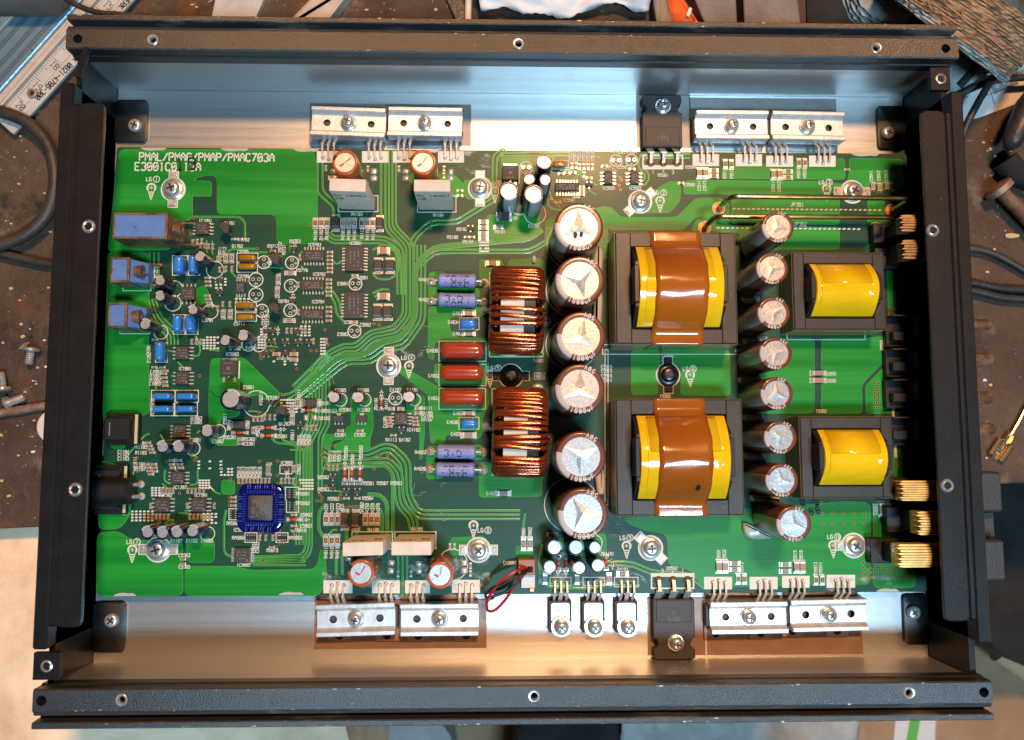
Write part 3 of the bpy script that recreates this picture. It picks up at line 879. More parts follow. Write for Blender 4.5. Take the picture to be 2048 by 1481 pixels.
for (x0, y0, nx, ny, dx, dy) in ((262, 1025, 6, 4, 8, 6), (405, 1030, 4, 4, 8, 6), (440, 680, 4, 5, 0, 0), (302, 978, 4, 4, 7, 5), (397, 963, 4, 4, 6, 5), (560, 802, 6, 5, 6, 6), (598, 962, 5, 4, 6, 6), (395, 925, 3, 3, 22, 7), (1145, 385, 4, 3, 5, 6), (405, 677, 5, 5, 7, 5.5), (515, 676, 3, 5, 6, 5.5), (430, 560, 3, 4, 9, 6), (470, 600, 4, 3, 8, 6), (600, 655, 3, 4, 8, 6), (545, 725, 3, 2, 22, 6), (640, 680, 2, 6, 6, 6), (958, 487, 4, 4, 5, 6), (520, 655, 2, 5, 9, 5.5), (440, 940, 4, 3, 7, 6)):
    for i in range(nx):
        for j in range(ny):
            a = ppl([(x0 + i * dx, y0 + j * dy), (x0 + i * dx + 5, y0 + j * dy), (x0 + i * dx + 5.6, y0 + j * dy - 3.4), (x0 + i * dx + .8, y0 + j * dy - 3.4)])
            if dx and random.random() < .93:
                sk.prism(a[::-1], .09, .12)
# empty capacitor places and their pads
pads = MB()
for (px, py, r, v) in ((512, 560, 14, 0), (512, 590, 14, 0), (584, 526, 13, 1), (582, 572, 13, 1), (581, 621, 13, 1), (711, 568, 13, 0), (709, 663, 13, 0), (791, 797, 13, 0), (1052, 336, 13, 0), (1232, 322, 12.5, 0), (1263, 321, 12.5, 0), (528, 525, 13, 1), (524, 622, 13, 1)):
    circ(px, py, r, 2.0)
    for s in (-1, 1):
        x, y = inv(px + (s * 6 if not v else 0), py + (s * 6 if v else -1))
        pads.lathe([(mm(4.2), .02), (mm(4.0), .11), (mm(2.2), .12)], 12, x, y, m=0, cap=False)
        pads.lathe([(mm(2.2), .1)], 10, x, y, m=2)
    x, y = inv(px + (8 if v else 0), py + (1 if v else 8))
    for a in (0, 90):
        pass
    sk.ribbon([(x - .9, y), (x + .9, y)], .3, .09, .12)
    sk.ribbon([(x, y - .7), (x, y + .7)], .3, .09, .12)
# silk circles round the standing capacitors' feet
for (px, py, r) in ((430, 540, 17), (349, 578, 16), (346, 607, 16), (421, 624, 15), (322, 665, 14), (518, 690, 14), (497, 690, 13), (513, 808, 26), (438, 863, 13), (386, 897, 14), (415, 1068, 14), (681, 800, 13), (729, 800, 13), (829, 800, 12), (728, 1112, 30), (905, 1130, 30), (1145, 490, 52), (1143, 582, 52), (1143, 690, 52), (1143, 1010, 54), (1070, 428, 22), (1040, 410, 21), (1190, 1085, 14), (1148, 1088, 16)):
    circ(px, py, r, 1.6)
# outlines round wound and film parts
for (x0, x1, y0, y1) in ((878, 972, 683, 723), (878, 972, 729, 772), (878, 971, 777, 819), (919, 958, 636, 660), (918, 958, 835, 859), (345, 375, 512, 551), (377, 400, 512, 551), (347, 370, 630, 669), (372, 396, 630, 669), (311, 335, 686, 725), (303, 350, 781, 806), (351, 397, 781, 805), (302, 348, 806, 832), (350, 395, 806, 832), (474, 516, 507, 525), (474, 515, 528, 545), (471, 513, 606, 623), (471, 513, 626, 643), (1105, 1137, 322, 339), (979, 1086, 546, 714), (984, 1086, 778, 951), (677, 756, 392, 424), (835, 912, 392, 425), (704, 785, 1064, 1098), (790, 872, 1064, 1098), (1205, 1490, 690, 709), (1470, 1500, 700, 704), (571, 597, 975, 1000), (573, 597, 1000, 1025), (490, 514, 1066, 1085), (552, 576, 1066, 1085), (458, 478, 1018, 1040), (560, 584, 931, 948), (1574, 1730, 655, 680), (1210, 1216, 700, 1010), (1100, 1142, 1155, 1172), (1166, 1209, 1155, 1172), (1229, 1276, 1155, 1174), (271, 303, 430, 492), (246, 302, 532, 582), (240, 300, 622, 668), (698, 720, 934, 962)):
    prect(x0, x1, y0, y1, 1.5)
for q in ((634, 682, 303, 326), (724, 777, 303, 326), (786, 832, 303, 326), (876, 928, 303, 326), (1385, 1438, 309, 333), (1471, 1524, 309, 333), (1532, 1586, 312, 334), (1618, 1671, 312, 334),
          (647, 705, 1161, 1187), (744, 800, 1161, 1187), (810, 860, 1161, 1187), (904, 960, 1160, 1186), (1408, 1464, 1154, 1179), (1499, 1555, 1154, 1179), (1564, 1619, 1152, 1176), (1653, 1710, 1150, 1176)):
    pfill(*q)
for (x0, x1, y0, y1, fy) in ((1286, 1365, 312, 338, (331, 338)), (1303, 1387, 1148, 1177, (1148, 1154))):
    prect(x0, x1, y0, y1, 3)
    pfill(x0, x1, *fy)
label("1   2   3", 1326, 345, 7, 0, 1.2)
label("3   2   1", 1345, 1142, 7, 0, 1.2)
# markers beside the fixing screws
for (px, py, lx, ly, d) in ((303, 382, 305, 359, "1"), (990, 389, 990, 368, "0"), (1320, 408, 1319, 386, "2"), (1653, 384, 1650, 365, "3"), (818, 738, 815, 716, "4"), (980, 756, 988, 737, "5"), (1380, 756, 1378, 738, "6"), (265, 1106, 266, 1084, "7"), (947, 1057, 968, 1061, "8"), (1253, 1098, 1252, 1076, "9"), (1666, 1097, 1667, 1074, "10")):
    x, y = inv(px, py - 6)
    r = mm(8)
    pts = [(x + r * c_(a), y + r * s_(a)) for a in [R_(-35 + k * 250 / 12) for k in range(13)]]
    for a, b in zip(pts, pts[1:]):
        sk.ribbon([a, b], r * .5, .09, .12)
    sk.ribbon([pts[0], (x, y - mm(26))], mm(1.6), .09, .12)
    sk.ribbon([pts[-1], (x, y - mm(26))], mm(1.6), .09, .12)
    for k in (9, 13.5, 18):
        w = mm(5.5) * (1 - k / 26)
        sk.ribbon([(x - w, y - mm(k)), (x + w, y - mm(k) - .1)], mm(2.4), .09, .12)
    sk.ribbon([(x - r * .45, y), (x + r * .45, y)], mm(1.8), .12, .15)
    sk.ribbon([(x, y - r * .45), (x, y + r * .45)], mm(1.8), .12, .15)
    label("LG", lx - 7, ly, 8, 0, 1.5)
    circ(lx + 8, ly, 6.4, 1.5, 16)
    label(d, lx + 8, ly, 7, 0, 1.4)
for (px, py, a) in ((590, 491, 90), (586, 594, 90), (527, 662, 270), (556, 662, 270), (564, 859, 0), (642, 822, 180), (690, 924, 90), (720, 924, 90), (610, 1040, 180), (1225, 1130, 90), (763, 789, 90), (1116, 1143, 90), (1132, 1145, 90)):
    x, y = inv(px, py)
    ca, sa = c_(R_(a)), s_(R_(a))
    T = lambda u, v: (x + mm(u) * ca - mm(v) * sa, y + mm(u) * sa + mm(v) * ca)
    sk.prism([T(-4, -4), T(4, 0), T(-4, 4)], .09, .12)
    sk.ribbon([T(4, -4), T(4, 4)], mm(1.6), .09, .12)
    sk.ribbon([T(-9, 0), T(9, 0)], mm(1.5), .09, .12)
obj("white_print", sk.mesh("white_print", ["silk"], smooth=0), board, kind="stuff", label="white printed outlines and reference letters on the board")
obj("dim_print", skd.mesh("dim_print", ["silkd"], smooth=0), board, kind="stuff")

# plated holes
vi = MB()
VP = [(388, 436), (383, 468), (515, 498), (440, 505), (620, 450), (497, 562), (862, 502), (868, 510), (606, 519), (658, 561), (654, 627), (650, 660), (655, 690), (788, 652), (805, 700), (806, 655), (862, 445), (860, 457), (604, 800), (518, 826), (585, 833), (495, 852), (515, 872), (614, 886), (608, 896), (621, 893), (596, 885), (510, 880), (561, 789), (645, 903), (646, 912), (649, 922), (652, 933), (652, 973), (643, 982), (639, 990), (644, 995), (634, 1002), (642, 1002), (780, 920), (759, 911), (760, 918), (775, 912), (748, 938), (691, 1016), (699, 1014), (706, 1014), (713, 1014), (681, 990), (682, 998), (519, 923), (555, 923), (519, 952), (555, 951), (483, 952), (491, 952), (499, 952), (461, 959), (461, 967), (557, 967), (597, 966), (603, 974), (605, 1018), (459, 995), (459, 1004), (459, 1012), (521, 1066), (559, 1061), (559, 1086), (567, 1086), (526, 1121), (591, 1067), (552, 1094), (399, 752), (274, 916), (275, 943), (276, 936), (333, 924), (384, 912), (390, 920), (359, 987), (319, 1044), (344, 1044), (345, 964), (1148, 322), (1168, 325), (1177, 325), (1186, 325), (1103, 398), (1112, 405), (1120, 405), (1168, 358), (1170, 385), (1137, 349), (1240, 356), (1243, 361), (1238, 371), (1228, 341), (1241, 380), (1080, 1128), (1223, 1121), (1230, 1128), (757, 548), (748, 648), (758, 650), (540, 702), (530, 702), (546, 701), (520, 707), (521, 713), (522, 718), (600, 660), (588, 702), (622, 702), (633, 702), (594, 738), (668, 892), (653, 889)]
VP += [(1643 + 21 * i + j * 1.2, 1006 + 21 * j) for i in range(5) for j in range(3)]
VP += [(1726 + 9.4 * i, 1126 + 9.8 * j) for i in range(0, 11) for j in range(0, 4) if not (j == 0 and i > 4)]
VP += [(1749 + 8 * i, 767 + 9.7 * j) for i in range(2) for j in range(6)]
VP += [(1779 + 8 * i, 618 + 9.7 * j) for i in range(2) for j in range(2)] + [(1792, 903), (1793, 914), (1794, 924), (1795, 933)]
for px, py in VP:
    x, y = inv(px, py)
    vi.lathe([(mm(3.3), .03), (mm(3.0), .12), (mm(1.7), .12)], 10, x, y, m=0, cap=False)
    vi.lathe([(mm(1.7), .10)], 8, x, y, m=1)
obj("plated_holes", vi.mesh("plated_holes", ["via", "dark"], smooth=0), board, kind="stuff")
obj("bare_pads", pads.mesh("bare_pads", ["padt", "via", "dark"], smooth=0), board, kind="stuff")

# ------------------------------------------------------------------ components
def xf(mb, k, mtx):
    """turn the vertices added since index k"""
    for i in range(k, len(mb.v)):
        mb.v[i] = tuple(mtx @ Vector(mb.v[i]))


ROTY, ROTX = Matrix.Rotation(R_(90), 3, 'Y'), Matrix.Rotation(R_(90), 3, 'X')


def loft(mb, w, d, levels, r, m=0, n=3, cx=0., cy=0.):
    """stack of rounded rectangles: levels [(z, inset)]"""
    base = None
    rings = []
    for z, i in levels:
        q = rnd(rect(-w / 2 + i, w / 2 - i, -d / 2 + i, d / 2 - i), max(.05, r - i * .5), n)
        rings.append([(cx + a, cy + b, z) for a, b in q])
    N = len(rings[0])
    vs = [p for q in rings for p in q]
    fs = [tuple(range(N - 1, -1, -1))]
    for j in range(len(rings) - 1):
        for k in range(N):
            q = (k + 1) % N
            fs.append((j * N + k, j * N + q, (j + 1) * N + q, (j + 1) * N + k))
    fs.append(tuple(range((len(rings) - 1) * N, len(rings) * N)))
    mb.add(vs, fs, m)


def soft(mb, w, d, z0, z1, r, e, m=0):
    loft(mb, w, d, [(z0, e * .5), (z0 + e * .5, 0), (z1 - e, 0), (z1 - e * .55, e * .16), (z1 - e * .2, e * .45), (z1, e)], r, m)


CACHE = {}


def cached(key, fn):
    if key not in CACHE:
        CACHE[key] = fn()
    return CACHE[key]


# ---- electrolytic capacitors
def cap_meshes(kind, r, h):
    n = 36 if r > 5 else 24
    mats = dict(brown=["brown", "stripe", "silk"], big=["brown", "stripe", "silk"], orange=["orange", "orangeb", "orangeb"],
                navy=["navy", "nstripe", "nstripe"], black=["blksl", "nstripe", "nstripe"])[kind]
    mb = MB()
    lip = r * .765 if kind in ("brown", "big") else r * .76
    ns = dict(brown=6, big=7, orange=3, navy=6, black=5)[kind]
    s0 = n // 2 - ns // 2 + (2 if kind == "big" else 1 if kind == "brown" else -3)
    prof = [(r * .97, 0), (r, .5), (r, 1.6), (r * .985, 1.9), (r, 2.3), (r, h - r * .13), (r * .985, h - r * .05), (r * .95, h - r * .012), (r * .90, h), (lip, h - .1), (lip - .05, h - .5)]
    mb.lathe(prof, n, m=0, mf=lambda k, j: 1 if s0 <= k < s0 + ns else 0)
    if kind in ("brown", "big"):
        t = "1800uF" if kind == "big" else "680uF"
        hh = r * .165
        for tt, a0 in ((t, 248), ("50V" if kind == "big" else "35V", 52)):
            for i, ch in enumerate(tt):
                a = R_(a0 + i * (11 if kind == "big" else 12))
                rr = r * .88
                text(mb, ch, rr * c_(a), rr * s_(a), hh, math.degrees(a) + 90, r * .03, 2, h + .02, h + .06)
        for z in (h * .2, h * .42, h * .64, h * .84):          # dashes of the polarity stripe
            a = 2 * math.pi * (s0 + ns / 2) / n
            for da in (-.09, .09):
                mb.ribbon([(0, 0), (0, .001)], .001, z, z + .01, 2)
    body = mb.mesh("cap_" + kind, mats)
    t = MB()
    R = lip - .02
    zt = h - .35
    if kind == "big" or kind == "brown":
        a0, hi = .0, (.042 if kind == "big" else .020) * r
        rim = [(R * c_(a0 + 2 * math.pi * k / n), R * s_(a0 + 2 * math.pi * k / n), zt) for k in range(n)]
        third = n // 3
        wd_ = max(1, n // 18)
        vs = [(0, 0, zt + hi)] + rim
        fs = []
        flats = []
        for g in range(3):
            b = g * third
            # ridge at rim index b; facets each side reach the point half way, flat elsewhere
            q = (R * .30 * c_(2 * math.pi * (b + third / 2) / n), R * .30 * s_(2 * math.pi * (b + third / 2) / n), zt + .02)
            qi = len(vs)
            vs.append(q)
            fs.append((0, 1 + b, qi))
            fs.append((0, qi, 1 + (b + third) % n))
            fs.append(tuple([qi] + [1 + (b + j) % n for j in range(third + 1)]))
        t.add(vs, fs, 0)
    else:
        t.lathe([(R, zt)], n, m=0)
        if r > 2.6 and kind != "orange":
            for a in ((.6, .6 + math.pi / 2) if kind == "black" else (.9,)):
                k = len(t.v)
                t.ribbon([(-R * .9 * c_(a), -R * .9 * s_(a)), (R * .9 * c_(a), R * .9 * s_(a))], r * .09, zt + .02, zt + .16, 0)
        if kind == "orange":
            for a in (95, 215, 335):
                t.ribbon([(0, 0), (R * .96 * c_(R_(a)), R * .96 * s_(R_(a)))], r * .10, zt + .02, zt + .22, 0)
    top = t.mesh("cap_top", ["capt" if kind in ("brown", "big") else "capw"], smooth=0)
    return body, top


REDM = mat("red_pen", (.55, .03, .02), .5)


def ecap(px, py, rpx, h, kind, rot=0., label=None, tilt=None):
    r = round(mm(rpx, h) * 5) / 5
    body, top = cached(("ecap", kind, r, h), lambda: cap_meshes(kind, r, h))
    x, y = inv(px, py, h)
    o = part("electrolytic_capacitor", body, x, y, 0.05, R_(rot), label)
    part("can_top", top, 0, 0, 0, R_(random.uniform(-40, 40) if kind in ("brown", "navy", "black") else 0), parent=o)
    return o


for i, (px, py, rot) in enumerate(((1158, 454, 0), (1160, 561, -6), (1162, 673, 4), (1160, 778, 0), (1162, 914, -2), (1166, 1028, 2))):
    o = ecap(px, py, 50.5, 29.5, "big", rot, "large brown electrolytic capacitor with a star-scored top")
    o.children[0].rotation_euler.z = R_((90, 50, 75, 88, 270, 0)[i])
    if i == 0:
        mb = MB()
        mb.prism([(-1.5 + .9 * c_(k), -3.2 + .9 * s_(k) * 1.4) for k in [j * .6 for j in range(10)]], 0, .06)
        mb.prism([(.9 + .8 * c_(k), -2.9 + .8 * s_(k) * 1.3) for k in [j * .6 for j in range(10)]], 0, .06)
        part("pen_mark", mb.mesh("pen_mark", ["marker"]), 0, -.2, 29.62, parent=o, kind="stuff")
for i, (px, py) in enumerate(((1556, 454), (1545, 537), (1548, 626), (1552, 707), (1554, 787), (1561, 875), (1564, 961), (1588, 1048))):
    ecap(px, py, 33.5 if i < 7 else 35.5, 30, "brown", (10, -4, 0, -8, 6, -3, 0, 4)[i], "brown electrolytic capacitor with a pale polarity stripe")
for i, (px, py) in enumerate(((690, 325), (846, 325), (722, 1147), (880, 1151))):
    o = ecap(px, py, 26.5, 22, "orange", 0, "orange sleeved electrolytic capacitor with red pen marks on top")
    mb = MB()
    a = (40, 60, 60, 80)[i]
    mb.ribbon([(0, 0), (3.2 * c_(R_(a)), 3.2 * s_(R_(a)))], .35, 0, .06)
    mb.ribbon([(-.5, -.6), (-2.2, -1.6 if i < 2 else 0.2)], .7, 0, .06)
    part("pen_mark", mb.mesh("pen_mark", [REDM], smooth=0), 0, 0, 21.9, parent=o, kind="stuff")
for (px, py, r, h, k, rot) in ((399, 514, 12, 12, "navy", -80), (320, 562, 12, 12, "navy", -30), (320, 593, 12, 12, "navy", -30), (386, 620, 12, 12, "navy", -20), (290, 649, 12.5, 12, "navy", -60), (450, 682, 12, 12, "navy", -60), (486, 672, 12.5, 12, "navy", -50), (461, 799, 21.5, 15, "navy", -70), (414, 863, 13, 10, "navy", -40), (325, 894, 13, 12, "navy", -20), (357, 894, 13, 12, "navy", -20), (295, 1065, 13, 12, "navy", -20), (325, 1066, 13, 12, "navy", -30), (354, 1065, 13, 12, "navy", -20), (385, 1063, 13, 12, "navy", -60), (668, 795, 13.5, 7, "black", 0), (717, 795, 13.5, 7, "black", 20), (819, 794, 13, 7, "black", 30), (1089, 324, 16.5, 15, "navy", 40), (1059, 358, 12.5, 14, "navy", 100), (1091, 359, 12.5, 14, "navy", 120), (1018, 382, 21, 19, "navy", 150), (1067, 388, 21, 20, "navy", 160), (1109, 1096, 16.5, 15, "black", 240), (1152, 1096, 16.5, 14, "black", 240), (1190, 1096, 13.5, 14, "black", 200), (1100, 1135, 14.5, 14, "black", 100), (1159, 1137, 14.5, 14, "black", 30), (1196, 1132, 14.5, 14, "black", 230)):
    ecap(px, py, r, h, k, rot)


# ---- wound toroid chokes
def choke_meshes(gaps):
    core = MB()
    N = 30
    for a, b, hx, mi in ((13.4, 10.2, 8.2, 0),):
        vs, fs, ms = [], [], []
        sec = [(-hx, -3.4), (-hx + 1.5, 3.4), (hx - 5.5, 3.6), (hx - 5.4, 3.6), (hx - 1, 3.4), (hx, -3.4)]
        n = len(sec)
        for k in range(N):
            t = 2 * math.pi * k / N
            for x, d in sec:
                vs.append((x, (a + d) * c_(t), 14.6 + (b + d) * s_(t)))
        for k in range(N):
            q = (k + 1) % N
            for j in range(n):
                i = (j + 1) % n
                fs.append((k * n + j, q * n + j, q * n + i, k * n + i))
                ms.append(0 if j in (1,) else 1)
        core.add(vs, fs, ms)
    cm = core.mesh("choke_core", ["cerw", "plast"])
    w = MB()
    ts = []
    t = 8.
    while t < 352:
        ts.append(t)
        t += gaps(t)
    for i, t in enumerate(ts):
        a = R_(t)
        rot = random.uniform(-.018, .018)
        sec = rline([(-10.4, 0, 0), (-10.2, 0, 4.3), (10.2, 0, 4.3), (10.6, 0, -4.3), (-10.4, 0, -4.3), (-10.4, 0, 0)], 2.8, 3)
        pts = []
        for x, _, d in sec:
            tt = a + x * rot * .18
            pts.append((x, (13.4 + d) * c_(tt), 14.6 + (10.2 + d) * s_(tt)))
        w.tube(pts[:-1], .98, 7, closed=True)
    wm = w.mesh("choke_winding", ["copper"], smooth=60, recalc=False)
    return cm, wm


for i, ((px, py), g) in enumerate((((1034, 617), lambda t: (8.6 if 48 < t < 62 else 15 if 74 < t < 82 else 9.5 if 92 < t < 112 else 17 if 114 < t < 122 else 6.9)), ((1040, 864), lambda t: (11 if 85 < t < 92 else 10 if 66 < t < 74 else 17 if 106 < t < 112 else 6.8)))):
    cm, wm = choke_meshes(g)
    x, y = inv(px, py, 20)
    o = part("toroid_choke", cm, x, y, 0, R_(-1.5), "toroid choke standing on edge, wound with thick copper wire")
    part("copper_winding", wm, 0, 0, 0, parent=o)
    for s in (-1, 1):
        m2 = MB()
        m2.tube(rline([(s * 9, 0, 6), (s * 12.5, -1.5 * s, 5), (s * 13.5, -2 * s, 0)], 2), 1.0, 8)
        m2.lathe([(2.2, 0), (1.6, 1), (.8, 1.5)], 10, x=s * 13.5, y=-2 * s, m=0)
        part("lead_joint", m2.mesh("lead_joint", ["padt"]), 0, 0, 0, parent=o)
gl = MB()
for (px, py, w, h, z) in ((1068, 520, 9, 16, 1.5), (1082, 700, 10, 16, 2), (1020, 706, 52, 16, 1.2), (1075, 775, 22, 14, 1.6), (1040, 952, 60, 10, 1)):
    x, y = inv(px, py)
    q = [(x + mm(w) / 2 * c_(k * .63), y + mm(h) / 2 * s_(k * .63)) for k in range(10)]
    gl.prism(rnd(q, 1), .08, z, c=.5)
part("glue_blob", gl.mesh("glue_blob", ["glueg"]), kind="stuff", label="pale glue under the chokes")
for pts, z, m_ in ((((1196, 486), (1207, 500), (1206, 530), (1202, 560), (1206, 600), (1203, 640), (1205, 660), (1196, 700), (1190, 712), (1184, 690), (1190, 600), (1186, 520)), 5, "glue"), (((1204, 930), (1212, 960), (1210, 990), (1196, 990), (1190, 950)), 4, "glue"),
                   (((1488, 1045), (1500, 1050), (1540, 1066), (1545, 1078), (1520, 1080), (1500, 1078), (1489, 1066)), 3, "glueg"), (((1500, 990), (1560, 995), (1566, 1004), (1530, 1004), (1505, 1004)), 3, "glueg"), (((1482, 592), (1522, 592), (1520, 606), (1492, 606)), 3, "glueg"), (((1486, 676), (1536, 670), (1538, 684), (1490, 690)), 3, "glueg"), (((1478, 754), (1526, 752), (1528, 764), (1480, 768)), 3, "glueg"), (((1486, 828), (1530, 830), (1530, 842), (1488, 842)), 3, "glueg"), (((1488, 905), (1532, 908), (1532, 924), (1490, 920)), 3, "glueg")):
    mb = MB()
    q = ppl(pts, z)
    loft_poly = rnd(q if area(q) > 0 else q[::-1], 2)
    mb.prism(loft_poly, .08, z, c=1.0)
    part("glue_bead", mb.mesh("glue_bead", [m_], smooth=80), label="bead of set glue between capacitors")


# ---- transformers
def transformer(x0, x1, y0, y1, zc, zp, fx, fy, tape, wtop, label):
    cx, cy = (x0 + x1) / 2, (y0 + y1) / 2
    W, D = x1 - x0, y1 - y0
    mb = MB()
    hw, hd = W / 2, D / 2
    mb.box(-hw, -hw + fx, -hd, hd, 1.2, zc, 0, .5)
    mb.box(hw - fx, hw, -hd, hd, 1.2, zc, 0, .5)
    mb.box(-hw + fx - .4, hw - fx + .4, hd - fy, hd - .02, 1.2, zc - .08, 0, .4)
    mb.box(-hw + fx - .4, hw - fx + .4, -hd + .02, -hd + fy, 1.2, zc - .08, 0, .4)
    o = part("transformer", mb.mesh("transformer_core", ["core"]), cx, cy, 0, 0, label)
    sk_ = MB()
    sk_.box(-hw - .35, hw + .35, -hd - .35, hd + .35, 0.1, 2.6, 0, .5)
    for s in (-1, 1):                    # film of varnish on the outer edges
        sk_.box(s * hw - .15 * (s < 0) - .0, s * hw + .15 * (s > 0), -hd, hd, 2, zc - .7)
        sk_.box(-hw, hw, s * hd - .15 * (s < 0), s * hd + .15 * (s > 0), 2, zc - .7)
    part("varnish_film", sk_.mesh("varnish_film", ["corev"], smooth=0), parent=o)
    iw, idp = W / 2 - fx, D / 2 - fy            # half window
    L = iw - 1.5
    a, b = idp - .3, zp - wtop
    for s in (-1, 1):
        bo = MB()
        q = [(a * 1.0 * c_(t), wtop + (b + .3) * s_(t)) for t in [R_(k) for k in (-60, -20, 12, 30, 62, 90, 118, 150, 168, 200, 240)]]
        k0 = len(bo.v)
        q = [(a, 2), (a, zc - 1.5), (a * .55, wtop + b * .78), (-a * .55, wtop + b * .78), (-a, zc - 1.5), (-a, 2)]
        bo.prism([(p, q_) for p, q_ in q], -.8, .8)
        xf(bo, k0, Matrix(((0, 0, 1), (1, 0, 0), (0, 1, 0))))
        for i in range(k0, len(bo.v)):
            v = bo.v[i]
            bo.v[i] = (v[0] + s * (L + .4), v[1], v[2])
        bo.box(s * (L + .9) - 1.0, s * (L + .9) + 1.0, -a * .45, a * .45, wtop, wtop + b * .86, 0, .3)
        part("bobbin_flange", bo.mesh("bobbin_flange", ["bob"], smooth=0), parent=o, kind=None)
    wi = MB()
    n = 40
    xs = [-1, -.985, -.86, -.84, -.835, -.6, -.4, -.2, 0, .2, .4, .6, .80, .805, .83, .985, 1]
    nx = len(xs) - 1
    vs, fs = [], []

    def top_z(y, k=1., lift=0.):          # low arch of the wound coil
        return zc - .3 + (zp - zc + .3) * k * (1 - (y / (a * 1.11)) ** 2) + lift
    m_ = 26
    n = m_ + 3
    for i, u in enumerate(xs):
        x = L * u
        k = (.93 if abs(u) == 1 else .965 if abs(u) > .835 else 1.0) + .004 * math.sin(i * 2.1)
        for q_ in range(m_ + 1):
            y = a * .985 * (1 - 2 * q_ / m_)
            vs.append((x, y, top_z(y, k) + .05 * math.sin(q_ * 1.3 + i * .9)))
        vs += [(x, -a * .985, 2.5), (x, a * .985, 2.5)]
    for i in range(nx):
        for k in range(n):
            q = (k + 1) % n
            fs.append((i * n + k, i * n + q, (i + 1) * n + q, (i + 1) * n + k))
    fs += [tuple(range(n)), tuple(range(nx * n, nx * n + n))]
    wi.add(vs, fs, 0)
    wo = part("taped_winding", wi.mesh("taped_winding", ["ytape"]), parent=o)
    te = MB()
    vs, fs = [], []
    ts = [a * (.96 - .055 * k) for k in range(16)]
    for t in ts:
        for x in (-L * .80, L * .78):
            vs.append((x, t, top_z(t, 1., .14)))
    for k in range(len(ts) - 1):
        fs.append((2 * k, 2 * k + 1, 2 * k + 3, 2 * k + 2))
    te.add(vs, fs)
    tpe = part("tape_end", te.mesh("tape_end", ["ytape"], smooth=60, recalc=False), parent=wo)
    tpe.parent = o
    md = tpe.modifiers.new("thick", 'SOLIDIFY')
    md.thickness = .12 * U
    if tape:
        tw = 10.6
        path = [(-hd - .5, 2), (-hd - .5, zc - 2), (-hd - .4, zc + .1), (-hd + .2, zc + .25), (-hd + fy * .5, zc + .3), (-hd + fy - .9, zc + .45)]
        arc = [(y_, top_z(y_, 1., .55)) for y_ in [a * .97 * (-1 + 2 * k / 26) for k in range(27)]]
        back = [(-p, z) for p, z in path[::-1]]
        pts = path + arc + back
        tp = MB()
        nx = 10
        vs, fs = [], []
        for i, (yy, zz) in enumerate(pts):
            for j in range(nx + 1):
                u = j / nx
                wv = .05 * math.sin(i * .9 + j * .5) + .03 * math.sin(i * 1.7 - j * .9) if 6 < i < len(pts) - 6 else .05 * math.sin(i + j)
                if zz < zc + 1.5:
                    wv *= .5
                vs.append((-tw + 2 * tw * u + .12 * math.sin(i * .8), yy + (wv * .3), zz + wv))
        for i in range(len(pts) - 1):
            for j in range(nx):
                k = i * (nx + 1) + j
                fs.append((k, k + 1, k + nx + 2, k + nx + 1))
        tp.add(vs, fs, 0)
        to = part("polyimide_tape", tp.mesh("polyimide_tape", ["kapt"], smooth=75, recalc=False), parent=o, label="glossy amber tape wrapped over the transformer")
        md = to.modifiers.new("thick", 'SOLIDIFY')
        md.thickness = .25 * U
    return o


def tf_at(xa, ya, xb, yb, z):
    p, q = inv(xa, ya, z), inv(xb, yb, z)
    return (min(p[0], q[0]), max(p[0], q[0]), min(p[1], q[1]), max(p[1], q[1]))


transformer(*tf_at(1230, 464.5, 1476, 688.5, 19), 19, 30.6, 6.6, 6.3, True, 15.5, "large ferrite transformer with amber tape over a yellow winding, upper one")
o2 = transformer(*tf_at(1231, 799, 1489, 1031, 19), 19, 30.8, 6.6, 6.3, True, 15.5, "large ferrite transformer with an ink spot on its amber tape, lower one")
mb = MB()
mb.prism([(1.0 * c_(k * .7) * (1 + .3 * math.sin(k * 3)), 1.6 * s_(k * .7)) for k in range(9)], 0, .05)
part("ink_spot", mb.mesh("ink_spot", ["marker"]), 5.4, -12.0, 26.75, parent=o2).rotation_euler = (R_(41), 0, 0)
transformer(*tf_at(1584, 505, 1773, 660, 15), 15, 24.5, 5.0, 5.0, False, 12, "small ferrite transformer with a bare yellow winding, upper one")
transformer(*tf_at(1599, 834, 1790, 996, 15), 15, 24.5, 5.0, 5.0, False, 12, "small ferrite transformer with a scuffed yellow winding, lower one")

# ---- brass jumper wires
for (xa, ya, xb, yb) in ((1437, 417, 1783, 421), (1409, 455, 1751, 457)):
    a, b = inv(xa, ya), inv(xb, yb)
    mb = MB()
    mb.tube(rline([(a[0], a[1], 0), (a[0], a[1], 17.6), (b[0], b[1], 17.6), (b[0], b[1], 0)], 4.5, 6), 1.1, 12)
    o = part("jumper_wire", mb.mesh("jumper_wire", ["wireb"]), label="thick brass jumper wire bridging the board")
    for p in (a, b):
        m2 = MB()
        m2.lathe([(2.9, .05), (2.9, .10), (2.45, .11)], 20, m=1, cap=False)
        m2.lathe([(2.4, .10), (2.3, .16), (1.1, .35)], 20, m=0)
        part("solder_pad", m2.mesh("solder_pad", ["copad", "silk"], smooth=0), p[0], p[1], 0, parent=o)


# ---- box-film and dipped parts
def dipped(px, py, wpx, hpx, h, m_, name, label=None, r=None, rot=0.):
    w, d = mm(wpx, h), mm(hpx, h)
    def f():
        mb = MB()
        e = min(w, d) * .38
        soft(mb, w, d, .5, h, min(w, d) * .42, e)
        return mb.mesh(name, [m_], smooth=70)
    me = cached((name, round(w, 1), round(d, 1), h), f)
    x, y = inv(px, py, h)
    return part(name, me, x, y, 0, R_(rot), label)


